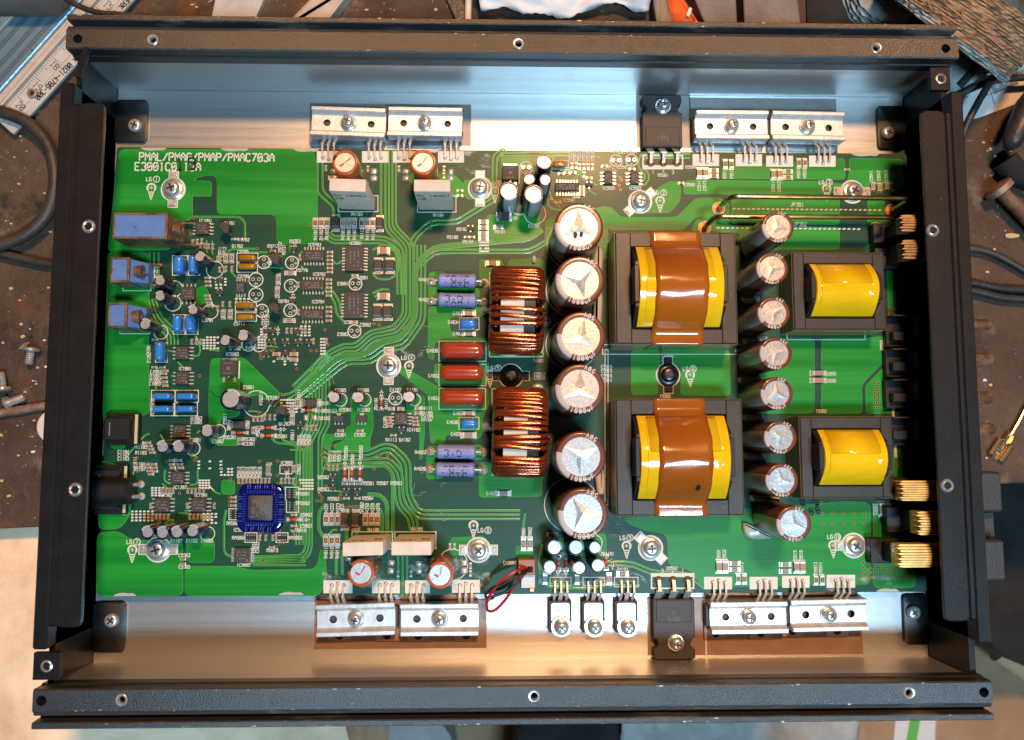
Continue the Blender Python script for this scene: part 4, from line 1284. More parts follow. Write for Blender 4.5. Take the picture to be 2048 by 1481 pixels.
for q in ((354, 527.6, 20, 37, 8), (382, 527, 15, 36, 8), (351, 646, 17, 35, 7), (377, 646, 18, 35, 7), (315.5, 702, 17, 40, 7), (322, 792.6, 35, 13, 6), (369, 792.6, 35, 13, 6), (321, 818, 35, 13, 6), (368, 818, 35, 13, 6), (936, 646, 34, 21, 6), (938, 847, 33, 20, 6)):
    o = dipped(*q, "bluef", "film_capacitor", "blue dipped film capacitor")
    x, y = o.location.x / U, o.location.y / U
    for s in (-1, 1):
        m2 = MB()
        v = q[3] > q[2]
        m2.tube([(0, 0, 0), (0, 0, 2.5)], .3, 6)
        part("lead", cached("flead", lambda: m2.mesh("lead", ["tin"])), 0 if v else s * mm(q[2]) * .3, s * mm(q[3]) * .3 if v else 0, 0, parent=o)
for (px, py) in ((924.5, 700), (923, 745), (924, 794.5)):
    o = dipped(px, py, 88, 32, 9, "redf", "film_capacitor", "brick red dipped film capacitor")
for q in ((493, 515, 34, 12, 3.5), (492, 532, 34, 12, 3.5), (489, 611, 36, 11, 3.5), (489, 634, 36, 12, 3.5), (1119, 327, 27, 13, 4)):
    dipped(*q, "mica", "mica_capacitor", "amber dipped capacitor")


def axial_mesh(l, r):
    mb = MB()
    k = len(mb.v)
    mb.lathe([(.5, -l / 2), (r * .75, -l / 2 + .1), (r, -l / 2 + .8), (r * 1.03, -l / 2 + 1.6), (r * .97, -l / 2 + 3), (r * .97, l / 2 - 3), (r * 1.03, l / 2 - 1.6), (r, l / 2 - .8), (r * .75, l / 2 - .1), (.5, l / 2)], 24)
    xf(mb, k, ROTY)
    for i in range(len(mb.v)):
        a, b, c = mb.v[i]
        mb.v[i] = (a, b, c + r + 1.2)
    return mb.mesh("axial", ["purp"])


for (px, py, t1, t2, xl, xr) in ((914, 560, "27oJ", "3WoN", 862, 968), (914, 599, "3WoN", "100J", 862, 968), (912, 904, "3WoN", "", 860, 966), (910, 940, "27oJ", "3WoN", 858, 967)):
    r = 3.05
    x, y = inv(px, py, 6)
    o = part("power_resistor", cached("ax", lambda: axial_mesh(16.6, 3.05)), x, y, 0, R_(-1), "lilac power resistor lying on its leads")
    tx = MB()
    for t, off in ((t1, .1 if t2 else -.7), (t2, -2.5)):
        if not t:
            continue
        k = len(tx.v)
        text(tx, t, 0, 0, 2.9, 180 if (t.startswith("27") or (off < -2 and t1.startswith("27"))) else 0, .38, 0, 0, .05, squeeze=1.0)
        a = math.asin(off / 3.0)
        zz = r * .985 * c_(a)
        for i in range(k, len(tx.v)):
            v = tx.v[i]
            b = a + v[1] / r
            rr = r * .985 + v[2]
            tx.v[i] = (v[0], rr * math.sin(b), rr * c_(b) + r + 1.2)
    part("printed_value", tx.mesh("printed_value", ["ink"], smooth=0), parent=o, kind="stuff")
    for s, xp in ((-1, xl), (1, xr)):
        ex = inv(xp, py)[0] - x
        m2 = MB()
        m2.tube(rline([(s * 8, 0, 4.2), (ex, 0, 4.2), (ex, 0, 0)], 1.2, 4), .45, 8)
        m2.lathe([(1.5, .1), (1.1, .5), (.5, .9)], 12, x=ex, m=0)
        m2.lathe([(1.9, .09), (1.5, .13)], 12, x=ex, m=1, cap=False)
        part("lead", m2.mesh("lead", ["tin", "via"]), parent=o)

# ---- white cement resistors
def cement(px, py, wpx, dpx, rot, side):
    h = 26
    w, d = mm(wpx, h), mm(dpx, h)
    mb = MB()
    loft(mb, w, d, [(.3, 0), (h - .5, 0), (h - .12, .15), (h, .5)], .5)
    mb.box(-w / 2 + .8, w / 2 - .8, -d / 2 + .7, d / 2 - .7, h - .3, h + .04)
    x, y = inv(px, py, h)
    o = part("cement_resistor", mb.mesh("cement_resistor", ["cerw"]), x, y, 0, R_(rot), "white cement power resistor standing upright")
    tx = MB()
    for t, z, off, hh in (("5W 10moJ", h - 5.5, 0, 2.3), ("C0    .", h - 9.8, -.6, 2.3)):
        k = len(tx.v)
        text(tx, t, off, 0, hh, 0 if side < 0 else 0, .30, 0, 0, .05)
        for i in range(k, len(tx.v)):
            v = tx.v[i]
            tx.v[i] = (v[0] * (1 if side < 0 else -1), (-d / 2 - .02 - v[2]) if side < 0 else (d / 2 + .02 + v[2]), z + v[1])
    part("printed_value", tx.mesh("printed_value", ["ink"], smooth=0), parent=o, kind="stuff")


cement(695, 370.5, 75, 27, -1.5, -1)
cement(864, 371.5, 75, 26, 0, -1)
cement(725.5, 1098.5, 80, 27, 1.5, 1)
cement(822.5, 1097.5, 79, 27, 0, 1)


# ---- chips
def soic(px, py, wpx, hpx, n, axis, h=1.6, mark=True, name="integrated_circuit", m_="epoxy", pl=1.15, printed=3, label=None):
    w, d = mm(wpx), mm(hpx)
    def f():
        mb = MB()
        mb.box(-w / 2, w / 2, -d / 2, d / 2, .15, h, 0, .16)
        if mark:
            mb.lathe([(.5, h + .01), (.36, h + .03)], 12, x=w / 2 - .9, y=-d / 2 + .9, m=1)
        for k in range(printed):
            L = w if w >= d else d
            for j in range(5):
                u, v = -L * .28 + j * L * .13, (k - (printed - 1) / 2) * min(w, d) * .22
                if (j * 7 + k * 3) % 5 == 0:
                    continue
                q = (u, v) if w >= d else (v, u)
                e = (L * .045, .26)
                e = e if w >= d else e[::-1]
                mb.prism(rect(q[0] - e[0], q[0] + e[0], q[1] - e[1], q[1] + e[1]), h, h + .02, 1)
        b = mb.mesh("chip_body", [m_, "epoxym"])
        p = MB()
        span = (d if axis == 'x' else w) * .84
        for s in (-1, 1):
            for k in range(n):
                t = -span / 2 + span * k / (n - 1) if n > 1 else 0
                e = (w if axis == 'x' else d) / 2
                pw = min(.24, span / n * .3)
                for a, bb, z0, z1 in ((e - .05, e + .35, h * .42, h * .55), (e + .2, e + .38, .1, h * .55), (e + .3, e + pl, .08, .26)):
                    a, bb = sorted((s * a, s * bb))
                    if axis == 'x':
                        p.box(a, bb, t - pw, t + pw, z0, z1)
                    else:
                        p.box(t - pw, t + pw, a, bb, z0, z1)
                a, bb = sorted((s * (e + .35), s * (e + pl + .5)))
                if axis == 'x':
                    p.box(a, bb, t - pw * 1.25, t + pw * 1.25, .07, .11)
                else:
                    p.box(t - pw * 1.25, t + pw * 1.25, a, bb, .07, .11)
        return b, p.mesh("chip_pins", ["tin"], smooth=0, recalc=False)
    b, p = cached((name, round(w, 1), round(d, 1), n, axis, printed), f)
    x, y = inv(px, py)
    o = part(name, b, x, y, 0, 0, label)
    part("pins", p, parent=o, kind="stuff")
    return o


for q in ((407, 458.5, 26, 25, 4, 'x'), (378, 589, 29, 26, 4, 'y'), (482, 576, 19, 22, 4, 'y'), (628, 513, 44, 22, 7, 'y'), (626.5, 572, 46, 20, 7, 'y'), (625.5, 630, 46, 19, 7, 'y'), (710, 519, 36, 52, 8, 'x'), (709, 612, 38, 53, 8, 'x'), (367, 707, 26, 26, 4, 'x'), (367, 757, 26, 26, 4, 'x'), (361, 863, 24, 24, 4, 'x'), (358, 956, 26, 24, 4, 'x'), (327, 1010, 29, 27, 4, 'x'), (400, 1010, 29, 27, 4, 'x'), (486, 1110, 29, 28, 7, 'x'), (803, 838, 25, 24, 4, 'x'), (1216, 357, 17, 27, 4, 'x'), (1268, 358, 18, 26, 4, 'x'), (1134, 376, 49, 17, 8, 'y')):
    soic(*q)
# coated processor
x, y = inv(522, 1016)
mb = MB()
q0 = [(mm(46) * 1.0 * a_, mm(48) * b_) for a_, b_ in ((-.72, -1.03), (-.2, -.97), (.3, -1.0), (.74, -1.02), (.98, -.72), (1.02, -.2), (.97, .3), (1.0, .72), (.76, .96), (.3, 1.02), (-.3, .98), (-.74, 1.0), (-1.0, .70), (-.97, .2), (-1.03, -.3), (-.98, -.74))]
q0 = rnd(q0, 3)
lv = [(.08, 0), (.4, .3), (.8, 1.0), (1.0, 2.0), (1.1, 3.6)]
vs = [(a_, b_, z_) for z_, i_ in lv for a_, b_ in inset(q0, i_)]
nq = len(q0)
mb.add(vs, [(j * nq + k, j * nq + (k + 1) % nq, (j + 1) * nq + (k + 1) % nq, (j + 1) * nq + k) for j in range(4) for k in range(nq)] + [tuple(range(4 * nq, 5 * nq))])
o = part("processor_chip", mb.mesh("coating", ["qblue"], smooth=80), x, y, 0, R_(-1), "square processor chip under shiny blue coating")
mb = MB()
q = rnd([(-5, -4.9), (5.1, -5.4), (5.0, 5.3), (-5.2, 5.1)], 1.2)
mb.prism(q, .2, 2.0, c=.3)
part("chip_top", mb.mesh("chip_top", ["qtop"]), 0.2, 0.1, 0, parent=o)
tx = MB()
for k, t in enumerate(("R 6555-102", "247-13C03", "JPM0915", "49925")):
    text(tx, t, -2.6 + k * 1.7, -.2, 1.25, 90, .18, 0, 2.02, 2.05, squeeze=.66)
part("chip_print", tx.mesh("chip_print", ["epoxym"], smooth=0), parent=o, kind="stuff")
pn = MB()
for s in (-1, 1):
    for k in range(12):
        t = -5.6 + k * 1.02
        a, b = sorted((s * 6.0, s * 7.4))
        pn.box(a, b, t - .2, t + .2, .9, 1.42, 0)
        pn.box(t - .2, t + .2, a, b, .9, 1.42, 0)
        if (k * 5 + (s > 0) * 3) % 7 < 5:
            a, b = sorted((s * 7.7, s * random.uniform(9.2, 10.4)))
            pn.box(a, b, t - .16, t + .16, .5, 1.02, 1)
            pn.box(t - .16, t + .16, a, b, .5, 1.02, 1)
part("pins", pn.mesh("pins", ["qpin", "qpin2"], smooth=0, recalc=False), parent=o, kind="stuff")
sp = MB()
sp.tube([(3.6, 4.2, 1.2), (5.8, 6.0, 1.3)], .5, 6)
part("bare_copper_link", sp.mesh("bare_copper_link", ["copper"]), parent=o)


def smd(px, py, wpx, hpx, kind, h=.7, label=None):
    """two-ended chip part: long axis is the larger of w and h"""
    w, d = mm(wpx), mm(hpx)
    v = d > w
    L, Wd = (d, w) if v else (w, d)
    nm = dict(r="chip_resistor", y="chip_resistor", c="chip_capacitor", g="chip_capacitor", d="chip_diode", z="glass_diode")[kind]
    def f():
        mb = MB()
        e = L * .2
        if kind == "z":
            k = len(mb.v)
            mb.lathe([(Wd * .36, -L * .30), (Wd * .36, L * .30)], 12, m=0)
            mb.lathe([(Wd * .44, -L / 2), (Wd * .44, -L * .29)], 12, m=1)
            mb.lathe([(Wd * .44, L * .29), (Wd * .44, L / 2)], 12, m=1)
            mb.lathe([(Wd * .372, -L * .2), (Wd * .372, -L * .12)], 12, m=2, cap=False)
            xf(mb, k, ROTY)
            for i in range(len(mb.v)):
                a, b, c = mb.v[i]
                mb.v[i] = (a, b, c + Wd * .46)
        elif kind == "d":
            mb.box(-L * .40, L * .40, -Wd / 2, Wd / 2, .3, 2.1, 0, .25)
            for s in (-1, 1):
                a, b = sorted((s * L * .36, s * L * .52))
                mb.box(a, b, -Wd * .3, Wd * .3, .08, .9, 1)
            mb.box(-L * .36, -L * .26, -Wd * .46, Wd * .46, 2.0, 2.11, 2)
        else:
            mb.box(-L / 2 + e, L / 2 - e, -Wd / 2, Wd / 2, .1, h, 0, .06)
            for s in (-1, 1):
                a, b = sorted((s * (L / 2 - e), s * L / 2))
                mb.box(a, b, -Wd / 2 - .03, Wd / 2 + .03, .08, h + .03, 1, .08)
            if kind in "ry":
                mb.box(-L / 2 + e * 1.25, L / 2 - e * 1.25, -Wd * .38, Wd * .38, h, h + .03, 2)
                for k in range(3):
                    u = (k - 1) * L * .13
                    mb.box(u - L * .035, u + L * .035, -Wd * .22, Wd * .22, h + .03, h + .05, 3)
        for s in (-1, 1):
            a, b = sorted((s * L * .38, s * L * .62))
            mb.box(a, b, -Wd * .55, Wd * .55, .07, .11, 1)
        if v:
            for i in range(len(mb.v)):
                a, b, c = mb.v[i]
                mb.v[i] = (-b, a, c)
        ms = dict(r=["cerw", "tin", "resb", "silkd"], y=["cerw", "tin", "resb", "resy"], c=["tan", "tin"], g=["grey", "tin"], d=["epoxy", "tin", "epoxym"], z=["glass", "tin", "dark"])[kind]
        return mb.mesh(nm, ms, smooth=30 if kind == "z" else 0, recalc=False)
    me = cached((kind, round(w * 4), round(d * 4), h), f)
    x, y = inv(px, py)
    return part(nm, me, x, y, 0, 0, label)


for px in (631, 643, 654.5, 724, 735, 746):
    smd(px, 447, 10, 19, "y")
for px in (686, 697.5, 709):
    smd(px, 447, 10, 19, "r")
for px in (652.6, 664, 676, 731, 743, 754.5):
    smd(px, 1039, 10, 20, "y")
for px in (652, 664, 675):
    smd(px, 1081, 10, 20, "y")
for py in (445, 456, 468, 478):
    smd(967, py, 17, 9, "r")
for q in ((452, 517, 9, 17, "r"), (464, 517, 9, 17, "r"), (447, 629, 9, 17, "r"), (461, 629, 9, 17, "r"), (581, 547, 20, 9, "r"), (579, 642, 20, 9, "r"), (557, 559, 9, 20, "r"), (555, 585, 9, 20, "r"), (997, 455, 17, 9, "r"), (1468.5, 1127, 20, 9, "r"), (1468.5, 1139.5, 20, 9, "r"), (1475.7, 1158, 9, 18, "y"), (1488.5, 1158, 9, 18, "y"), (1570, 1129, 20, 9, "r"), (1570, 1143, 20, 9, "r"), (1631, 1160, 9, 18, "y"), (1643.5, 1160, 9, 18, "y"), (1427, 342, 17, 9, "y"), (1427, 353, 17, 9, "y"), (1450, 329, 9, 17, "y"), (1462.5, 329.5, 9, 17, "y"), (1575.5, 344, 18, 9, "y"), (1575.5, 356, 18, 9, "y"), (1597, 327, 9, 17, "y"), (1609, 327, 9, 17, "y"), (1047, 1088, 10, 23, "r"), (1060, 1088, 10, 23, "r"), (596, 806, 10, 19, "r"), (585, 839, 9, 19, "r"), (584, 818, 8, 14, "r"), (508, 861, 8, 13, "r"), (481, 879, 10, 8, "r"), (1245, 1148, 20, 11, "r"), (1218, 1158, 10, 20, "r"), (1090, 1158, 9, 18, "g"), (1154, 1158, 9, 18, "g"), (836, 817, 11, 7, "r"), (836, 827, 11, 8, "g"), (783, 818, 11, 7, "r"), (802, 818, 12, 7, "r")):
    smd(*q)
for q in ((985, 528, 24, 10, "c", 1.3), (937, 626, 24, 13, "c", 1.6), (938, 668, 22, 9, "g", 1.2), (937, 827, 22, 9, "g", 1.2), (937, 871, 26, 12, "g", 1.4), (1007, 987, 25, 10, "g", 1.3), (1636, 747, 28, 10, "g", 1.4), (1636, 761.5, 28, 10, "c", 1.4), (1437, 1133, 11, 23, "c", 1.2), (1449.5, 1133, 11, 23, "c", 1.2), (1592, 1134, 11, 22, "c", 1.2), (1604, 1134, 11, 22, "c", 1.2), (1398, 347, 11, 20, "c", 1.2), (1410.5, 347, 11, 20, "c", 1.2), (1546, 350, 11, 20, "c", 1.2), (1558.5, 350, 11, 20, "c", 1.2), (1744, 374, 9, 17, "c", 1.1), (1757, 376, 10, 18, "c", 1.2), (1772, 373, 9, 16, "c", 1.1), (1786, 375, 10, 18, "c", 1.2), (1762, 1019, 11, 25, "c", 1.5), (1774, 1019, 11, 25, "c", 1.5), (1779, 1044, 26, 11, "c", 1.5), (767.5, 503, 21, 14, "c", 1.7), (767, 594, 21, 14, "c", 1.7), (538, 939, 10, 22, "g", 1.2), (681, 862, 11, 6, "c"), (720, 862, 11, 6, "c"), (553, 709, 13, 8, "c", 1), (588, 709, 14, 8, "c", 1), (588, 720, 14, 8, "c", 1), (588, 938, 8, 13, "c", 1), (664, 358, 13, 9, "g", 1.2), (710, 552, 10, 6, "c"), (709, 645, 10, 6, "c"), (1124, 376, 5, 10, "c")):
    smd(*q)
for q in ((672, 447, 15, 29, "d"), (760, 448, 14, 28, "d"), (757, 532, 17, 27, "d"), (780, 532, 17, 27, "d"), (755.5, 625, 17, 28, "d"), (776.5, 625, 17, 28, "d"), (621, 806.5, 34, 14, "d"), (478, 850, 34, 15, "d"), (690, 1040, 15, 34, "d"), (712, 1040, 15, 34, "d"), (1008, 434, 26, 17, "d")):
    smd(*q)
for q in ((537, 856, 26, 9, "z"), (537, 872, 26, 9, "z"), (618, 821, 26, 9, "z"), (690, 948, 10, 27, "z"), (704, 948, 10, 27, "z"), (720.5, 948, 10, 27, "z"), (763, 808, 8, 22, "z"), (588, 1039, 24, 9, "z"), (1117, 1127, 9, 26, "z"), (1132, 1127, 9, 26, "z"), (1212, 1125, 9, 25, "z"), (480, 866, 28, 7, "z")):
    smd(*q)


def sot(px, py, up=True, w=3.0, d=1.6, label=None):
    def f():
        mb = MB()
        mb.box(-w / 2, w / 2, -d / 2, d / 2, .15, 1.1, 0, .12)
        for x, s in (((-.95, 1), (.95, 1), (0, -1)) if up else ((-.95, -1), (.95, -1), (0, 1))):
            a, b = sorted((s * (d / 2 - .05), s * (d / 2 + .75)))
            mb.box(x - .3, x + .3, a, b, .08, .35, 1)
        return mb.mesh("small_transistor", ["epoxy", "tin"], smooth=0, recalc=False)
    x, y = inv(px, py)
    part("small_transistor", cached(("sot", up, w, d), f), x, y, 0, 0, label)


for (px, py, up) in ((440, 562, True), (440, 586, True), (543, 686, True), (570, 686, True), (596, 686, True), (618, 686, True), (596, 664, True), (533, 708, False), (571, 708, False), (666, 955, True), (666, 976, False), (693, 984, True), (715, 984, True), (601, 851, False), (570, 938, True), (542, 806, True), (1178, 371, True), (803, 861, True), (941, 458, True), (588, 499, True), (586, 602, True), (534, 663, True), (546, 663, True)):
    sot(px, py, up)
for (px, py) in ((678, 838), (724, 838)):
    x, y = inv(px, py)
    def f():
        mb = MB()
        mb.box(-2.3, 2.3, -1.3, 1.3, .15, 1.5, 0, .15)
        mb.box(-.9, .9, 1.25, 2.4, .08, .5, 1)
        for k in (-1.5, 0, 1.5):
            mb.box(k - .25, k + .25, -2.6, -1.2, .08, .5, 1)
        return mb.mesh("regulator", ["epoxy", "tin"], smooth=0, recalc=False)
    part("voltage_regulator", cached("sot89", f), x, y)
for (px, py, s) in ((460, 738, 1), (1020.5, 349, 1)):
    x, y = inv(px, py)
    def f():
        mb = MB()
        mb.box(-3.6, 3.6, -3.3, 3.3, .2, 2.3, 0, .25)
        mb.lathe([(.7, 2.31), (.5, 2.33)], 12, m=2)
        mb.box(-3.0, 3.0, 3.2, 4.6, .08, .6, 1)
        for k in (-2.3, 2.3):
            mb.box(k - .5, k + .5, -6.0, -3.2, .08, .6, 1)
        mb.box(-.35, .35, -4.1, -3.2, .9, 1.4, 1)
        mb.box(3.7, 4.2, -4.2, 3.4, .09, .12, 3)
        for j in range(4):
            mb.prism(rect(-1.6 + j * .9, -1.1 + j * .9, 1.9, 2.5), 2.3, 2.32, 2)
            mb.prism(rect(-1.9 + j * .9, -1.4 + j * .9, -2.4, -1.8), 2.3, 2.32, 2)
        return mb.mesh("power_chip", ["epoxy", "tin", "epoxym", "silk"], smooth=0, recalc=False)
    part("power_chip", cached("dpak", f), x, y, 0, 0, "square black power chip with a tinned tab")
for (px, py, a, t) in ((447, 456, -45, 1), (547, 518, -50, 1), (546, 617, -35, 1), (560, 823, -10, 0)):
    def f():
        mb = MB()
        q = [(2.4 * c_(R_(k)), 2.4 * s_(R_(k))) for k in range(-30, 211, 20)]
        mb.prism(q, 3.5, 8.2, c=.25)
        for k in (-1.3, 0, 1.3):
            mb.box(k - .25, k + .25, -.3, .2, 0, 3.6, 1)
        return mb.mesh("transistor", ["epoxy", "tin"], smooth=0)
    x, y = inv(px, py, 8)
    part("transistor", cached("to92", f), x, y, 0, R_(a))
# resistor networks
for (px, py, a) in ((584.5, 987.6, 90), (585, 1012.5, 90), (502.5, 1075.5, 0), (564.4, 1075.5, 0), (467.5, 1029, 90)):
    def f():
        mb = MB()
        mb.box(-1.9, 1.9, -.8, .8, .1, .8, 0, .06)
        for k in range(4):
            for s in (-1, 1):
                mb.box(-1.6 + k * .95, -1.2 + k * .95, min(s * .7, s * 1.25), max(s * .7, s * 1.25), .08, .82, 1)
        return mb.mesh("resistor_network", ["resb", "tin"], smooth=0, recalc=False)
    x, y = inv(px, py)
    part("resistor_network", cached("ra", f), x, y, 0, R_(a))
# the many small chip parts
GR = []
def row(x0, y0, n, dx, dy, v, kinds="cg"):
    for k in range(n):
        GR.append((x0 + k * dx, y0 + k * dy, v, random.choice(kinds)))
row(386, 485, 3, 9, -1, 1); row(402, 492, 4, 8, .5, 1); row(310, 680, 1, 1, 1, 0); row(384, 684, 3, 9, 0, 1); row(478, 962, 9, 7.6, 0, 1, "cg"); row(563, 962, 4, 8, 0, 1); row(467, 995, 3, 0, 8.2, 0); row(574, 662, 5, 9, 0, 1)
row(549, 683, 5, 26, 0, 1, "c"); row(309, 735, 2, 16, 0, 0); row(331, 742, 1, 1, 1, 0); row(328, 748, 4, 1, 8, 0, "c"); row(296, 886, 4, 3, 6.5, 0, "cg"); row(293, 929, 4, 3, 6.6, 0, "c"); row(308, 929, 3, 1, 7, 0); row(305, 1034, 5, 8, 0, 1, "c"); row(380, 1034, 6, 8, 0, 1, "c"); row(302, 1012, 1, 1, 1, 1); row(375, 1012, 2, 54, 0, 1)
row(326, 982, 4, 7, 0, 1); row(376, 982, 5, 8, 0, 1); row(344, 921, 2, 14, 0, 0, "g"); row(344, 929, 2, 16, 0, 0, "g"); row(346, 936, 2, 16, 0, 0, "c"); row(520, 1076, 2, 12, 0, 1); row(546, 1076, 3, 7, 0, 1); row(544, 1095, 1, 1, 1, 0); row(588, 1052, 2, 2, 10, 0, "c"); row(588, 1030, 1, 1, 1, 0); row(658, 936, 3, 8.5, 0, 1, "c"); row(690, 968, 3, 14, 0, 0, "g"); row(693, 997, 2, 22, 0, 0, "g")
row(522, 805, 1, 1, 1, 1, "c"); row(508, 838, 3, 8, 0, 1); row(530, 835, 3, 10, 0, 1, "g"); row(614, 856, 3, 9, 0, 1, "c"); row(481, 888, 1, 1, 1, 0, "c"); row(776, 835, 4, 1, 6, 0, "c"); row(830, 836, 3, 1, 7, 0, "c"); row(787, 871, 1, 1, 1, 0); row(660, 505, 6, 0, 8, 0, "c"); row(658, 560, 5, 0, 8, 0, "c"); row(658, 615, 4, 0, 9, 0, "c"); row(600, 516, 1, 1, 1, 1, "c"); row(597, 570, 1, 1, 1, 1, "c"); row(597, 625, 1, 1, 1, 1, "c"); row(546, 503, 1, 1, 1, 0, "r")
row(1144, 332, 2, 9, 0, 1, "c"); row(1159, 334, 4, 8.6, 0, 1, "c"); row(1122, 348, 3, 12, -1, 0, "c"); row(1168, 350, 1, 1, 1, 1); row(1178, 357, 1, 1, 1, 0, "c"); row(1163, 375, 4, 0, 5, 0, "c"); row(1209, 333, 1, 1, 1, 0, "c"); row(1264, 339, 1, 1, 1, 0, "c"); row(1362, 367, 1, 1, 1, 0, "c"); row(1694, 340, 1, 1, 1, 0, "c"); row(440, 540, 2, 9, 0, 1); row(452, 538, 2, 12, 0, 1, "c"); row(415, 556, 3, 1, 8, 0, "c"); row(415, 592, 4, 2, 7, 0, "g"); row(446, 609, 2, 14, 0, 1, "c"); row(436, 617, 1, 1, 1, 1, "c"); row(436, 518, 2, 5, 0, 1, "c"); row(468, 479, 3, 6, 0, 0, "g"); row(652, 337, 1, 1, 1, 1, "c"); row(736, 338, 1, 1, 1, 1, "c"); row(798, 338, 1, 1, 1, 1, "c"); row(888, 338, 2, 0, 14, 1, "c"); row(920, 382, 2, 0, 10, 0, "c"); row(796, 1148, 2, 26, 0, 1, "g"); row(941, 1132, 2, 0, 15, 1, "c"); row(900, 1093, 2, 9, 0, 1, "c"); row(366, 1119, 1, 1, 1, 0, "c"); row(366, 1128, 1, 1, 1, 0, "c"); row(934, 475, 2, 10, 0, 0, "c"); row(560, 718, 3, 12, 0, 0, "g")
for (px, py, v, k) in GR:
    smd(px, py, 5 if v else 10, 10 if v else 5, k, .6)
# tinned lumps where no part is fitted
lum = MB()
for (px, py, w, h) in ((668, 343, 14, 10), (668, 356, 14, 10), (748, 343, 13, 12), (748, 357, 14, 11), (812, 343, 14, 10), (812, 357, 14, 11), (902, 344, 11, 12), (902, 357, 12, 10), (783, 1126, 13, 11), (782, 1142, 13, 12), (838, 1128, 13, 11), (838, 1142, 13, 12), (929, 1126, 14, 12), (929, 1142, 14, 12), (697, 1117, 14, 10), (612, 836, 9, 12), (630, 836, 9, 12)):
    x, y = inv(px, py)
    loft(lum, mm(w), mm(h), [(.07, 0), (.3, .15), (.7, .8)], .8, cx=x, cy=y)
part("solder_lump", lum.mesh("solder_lump", ["padt"], smooth=80), kind="stuff")

# ---- fixing screws with their lugs
sc1 = screw_mesh(3.3, 1.9, "fixing_screw_mesh", 0, 4.4)
sc2 = screw_mesh(3.3, 1.9, "fixing_screw_mesh", 0, 4.6, "blksl")
for (px, py, a, dk) in ((345, 378, 90, 0), (960, 376, 90, 0), (1281, 403, 40, 0), (1706, 383, 0, 0), (777, 732, 90, 0), (1022, 752, 0, 1), (1337, 750, 90, 1), (315, 1100, 0, 0), (957, 1101, 0, 0), (1302, 1097, -45, 0), (1709, 1092, 0, 0)):
    x, y = inv(px, py, 1)
    def f():
        mb = MB()
        q = [(5.4 * c_(R_(k)), 5.4 * s_(R_(k))) for k in range(25, 156, 10)]
        q = [(8.2, -2.2), (8.2, 2.2), (5.0, 2.2)] + q + [(-5.0, 2.2), (-8.2, 2.2), (-8.2, -2.2), (-5.0, -2.2)] + [(a_, -b_) for a_, b_ in q[::-1]] + [(5.0, -2.2)]
        mb.prism(q, .08, .14, 1)
        mb.prism([(a_ * .94, b_ * .84) for a_, b_ in q], .14, .5, 0, c=.15)
        for s in (-1, 1):
            mb.box(min(s * 6, s * 7.4), max(s * 6, s * 7.4), -1.3, 1.3, .4, 1.0, 0, .2)
        return mb.mesh("earth_lug", ["lug", "silk"], smooth=0)
    def g():
        me = f().copy()
        me.materials[0] = M["blksl"]; me.materials[1] = M["silkd"]
        return me
    o = part("earth_lug", cached("lug", f) if not dk else cached("lugd", g), x, y, 0, R_(a), "tin lug under a fixing screw" if not dk else "black lug under a dark fixing screw")
    part("fixing_screw", sc2 if dk else sc1, 0, 0, .5, random.random() * 3, parent=o)

# ---- transistors along the rails
FLOOR = -7.0


def lead(mb, x0, y0, z0, x1, y1, z1, wide, narrow, m=0):
    """flat stepped lead from a package down or up to its hole"""
    xm, ym, zm = x0 + (x1 - x0) * .52, y0 + (y1 - y0) * .52, 2.4
    for (a, b, w) in (((x0, y0, z0), (xm, ym, zm), wide), ((xm, ym, zm), (x1, y1, z1 + 1.4), narrow), ((x1, y1, z1 + 1.4), (x1, y1, z1 - .3), narrow)):
        v = Vector(b) - Vector(a)
        h = Vector((1, 0, 0)) * w / 2
        t = v.cross(h).normalized() * .3
        c8 = [Vector(p) + s1 * h + s2 * t for p in (a, b) for s1, s2 in ((-1, -1), (1, -1), (1, 1), (-1, 1))]
        mb.add([tuple(q) for q in c8], [(0, 1, 2, 3), (7, 6, 5, 4), (0, 4, 5, 1), (1, 5, 6, 2), (2, 6, 7, 3), (3, 7, 4, 0)], m)


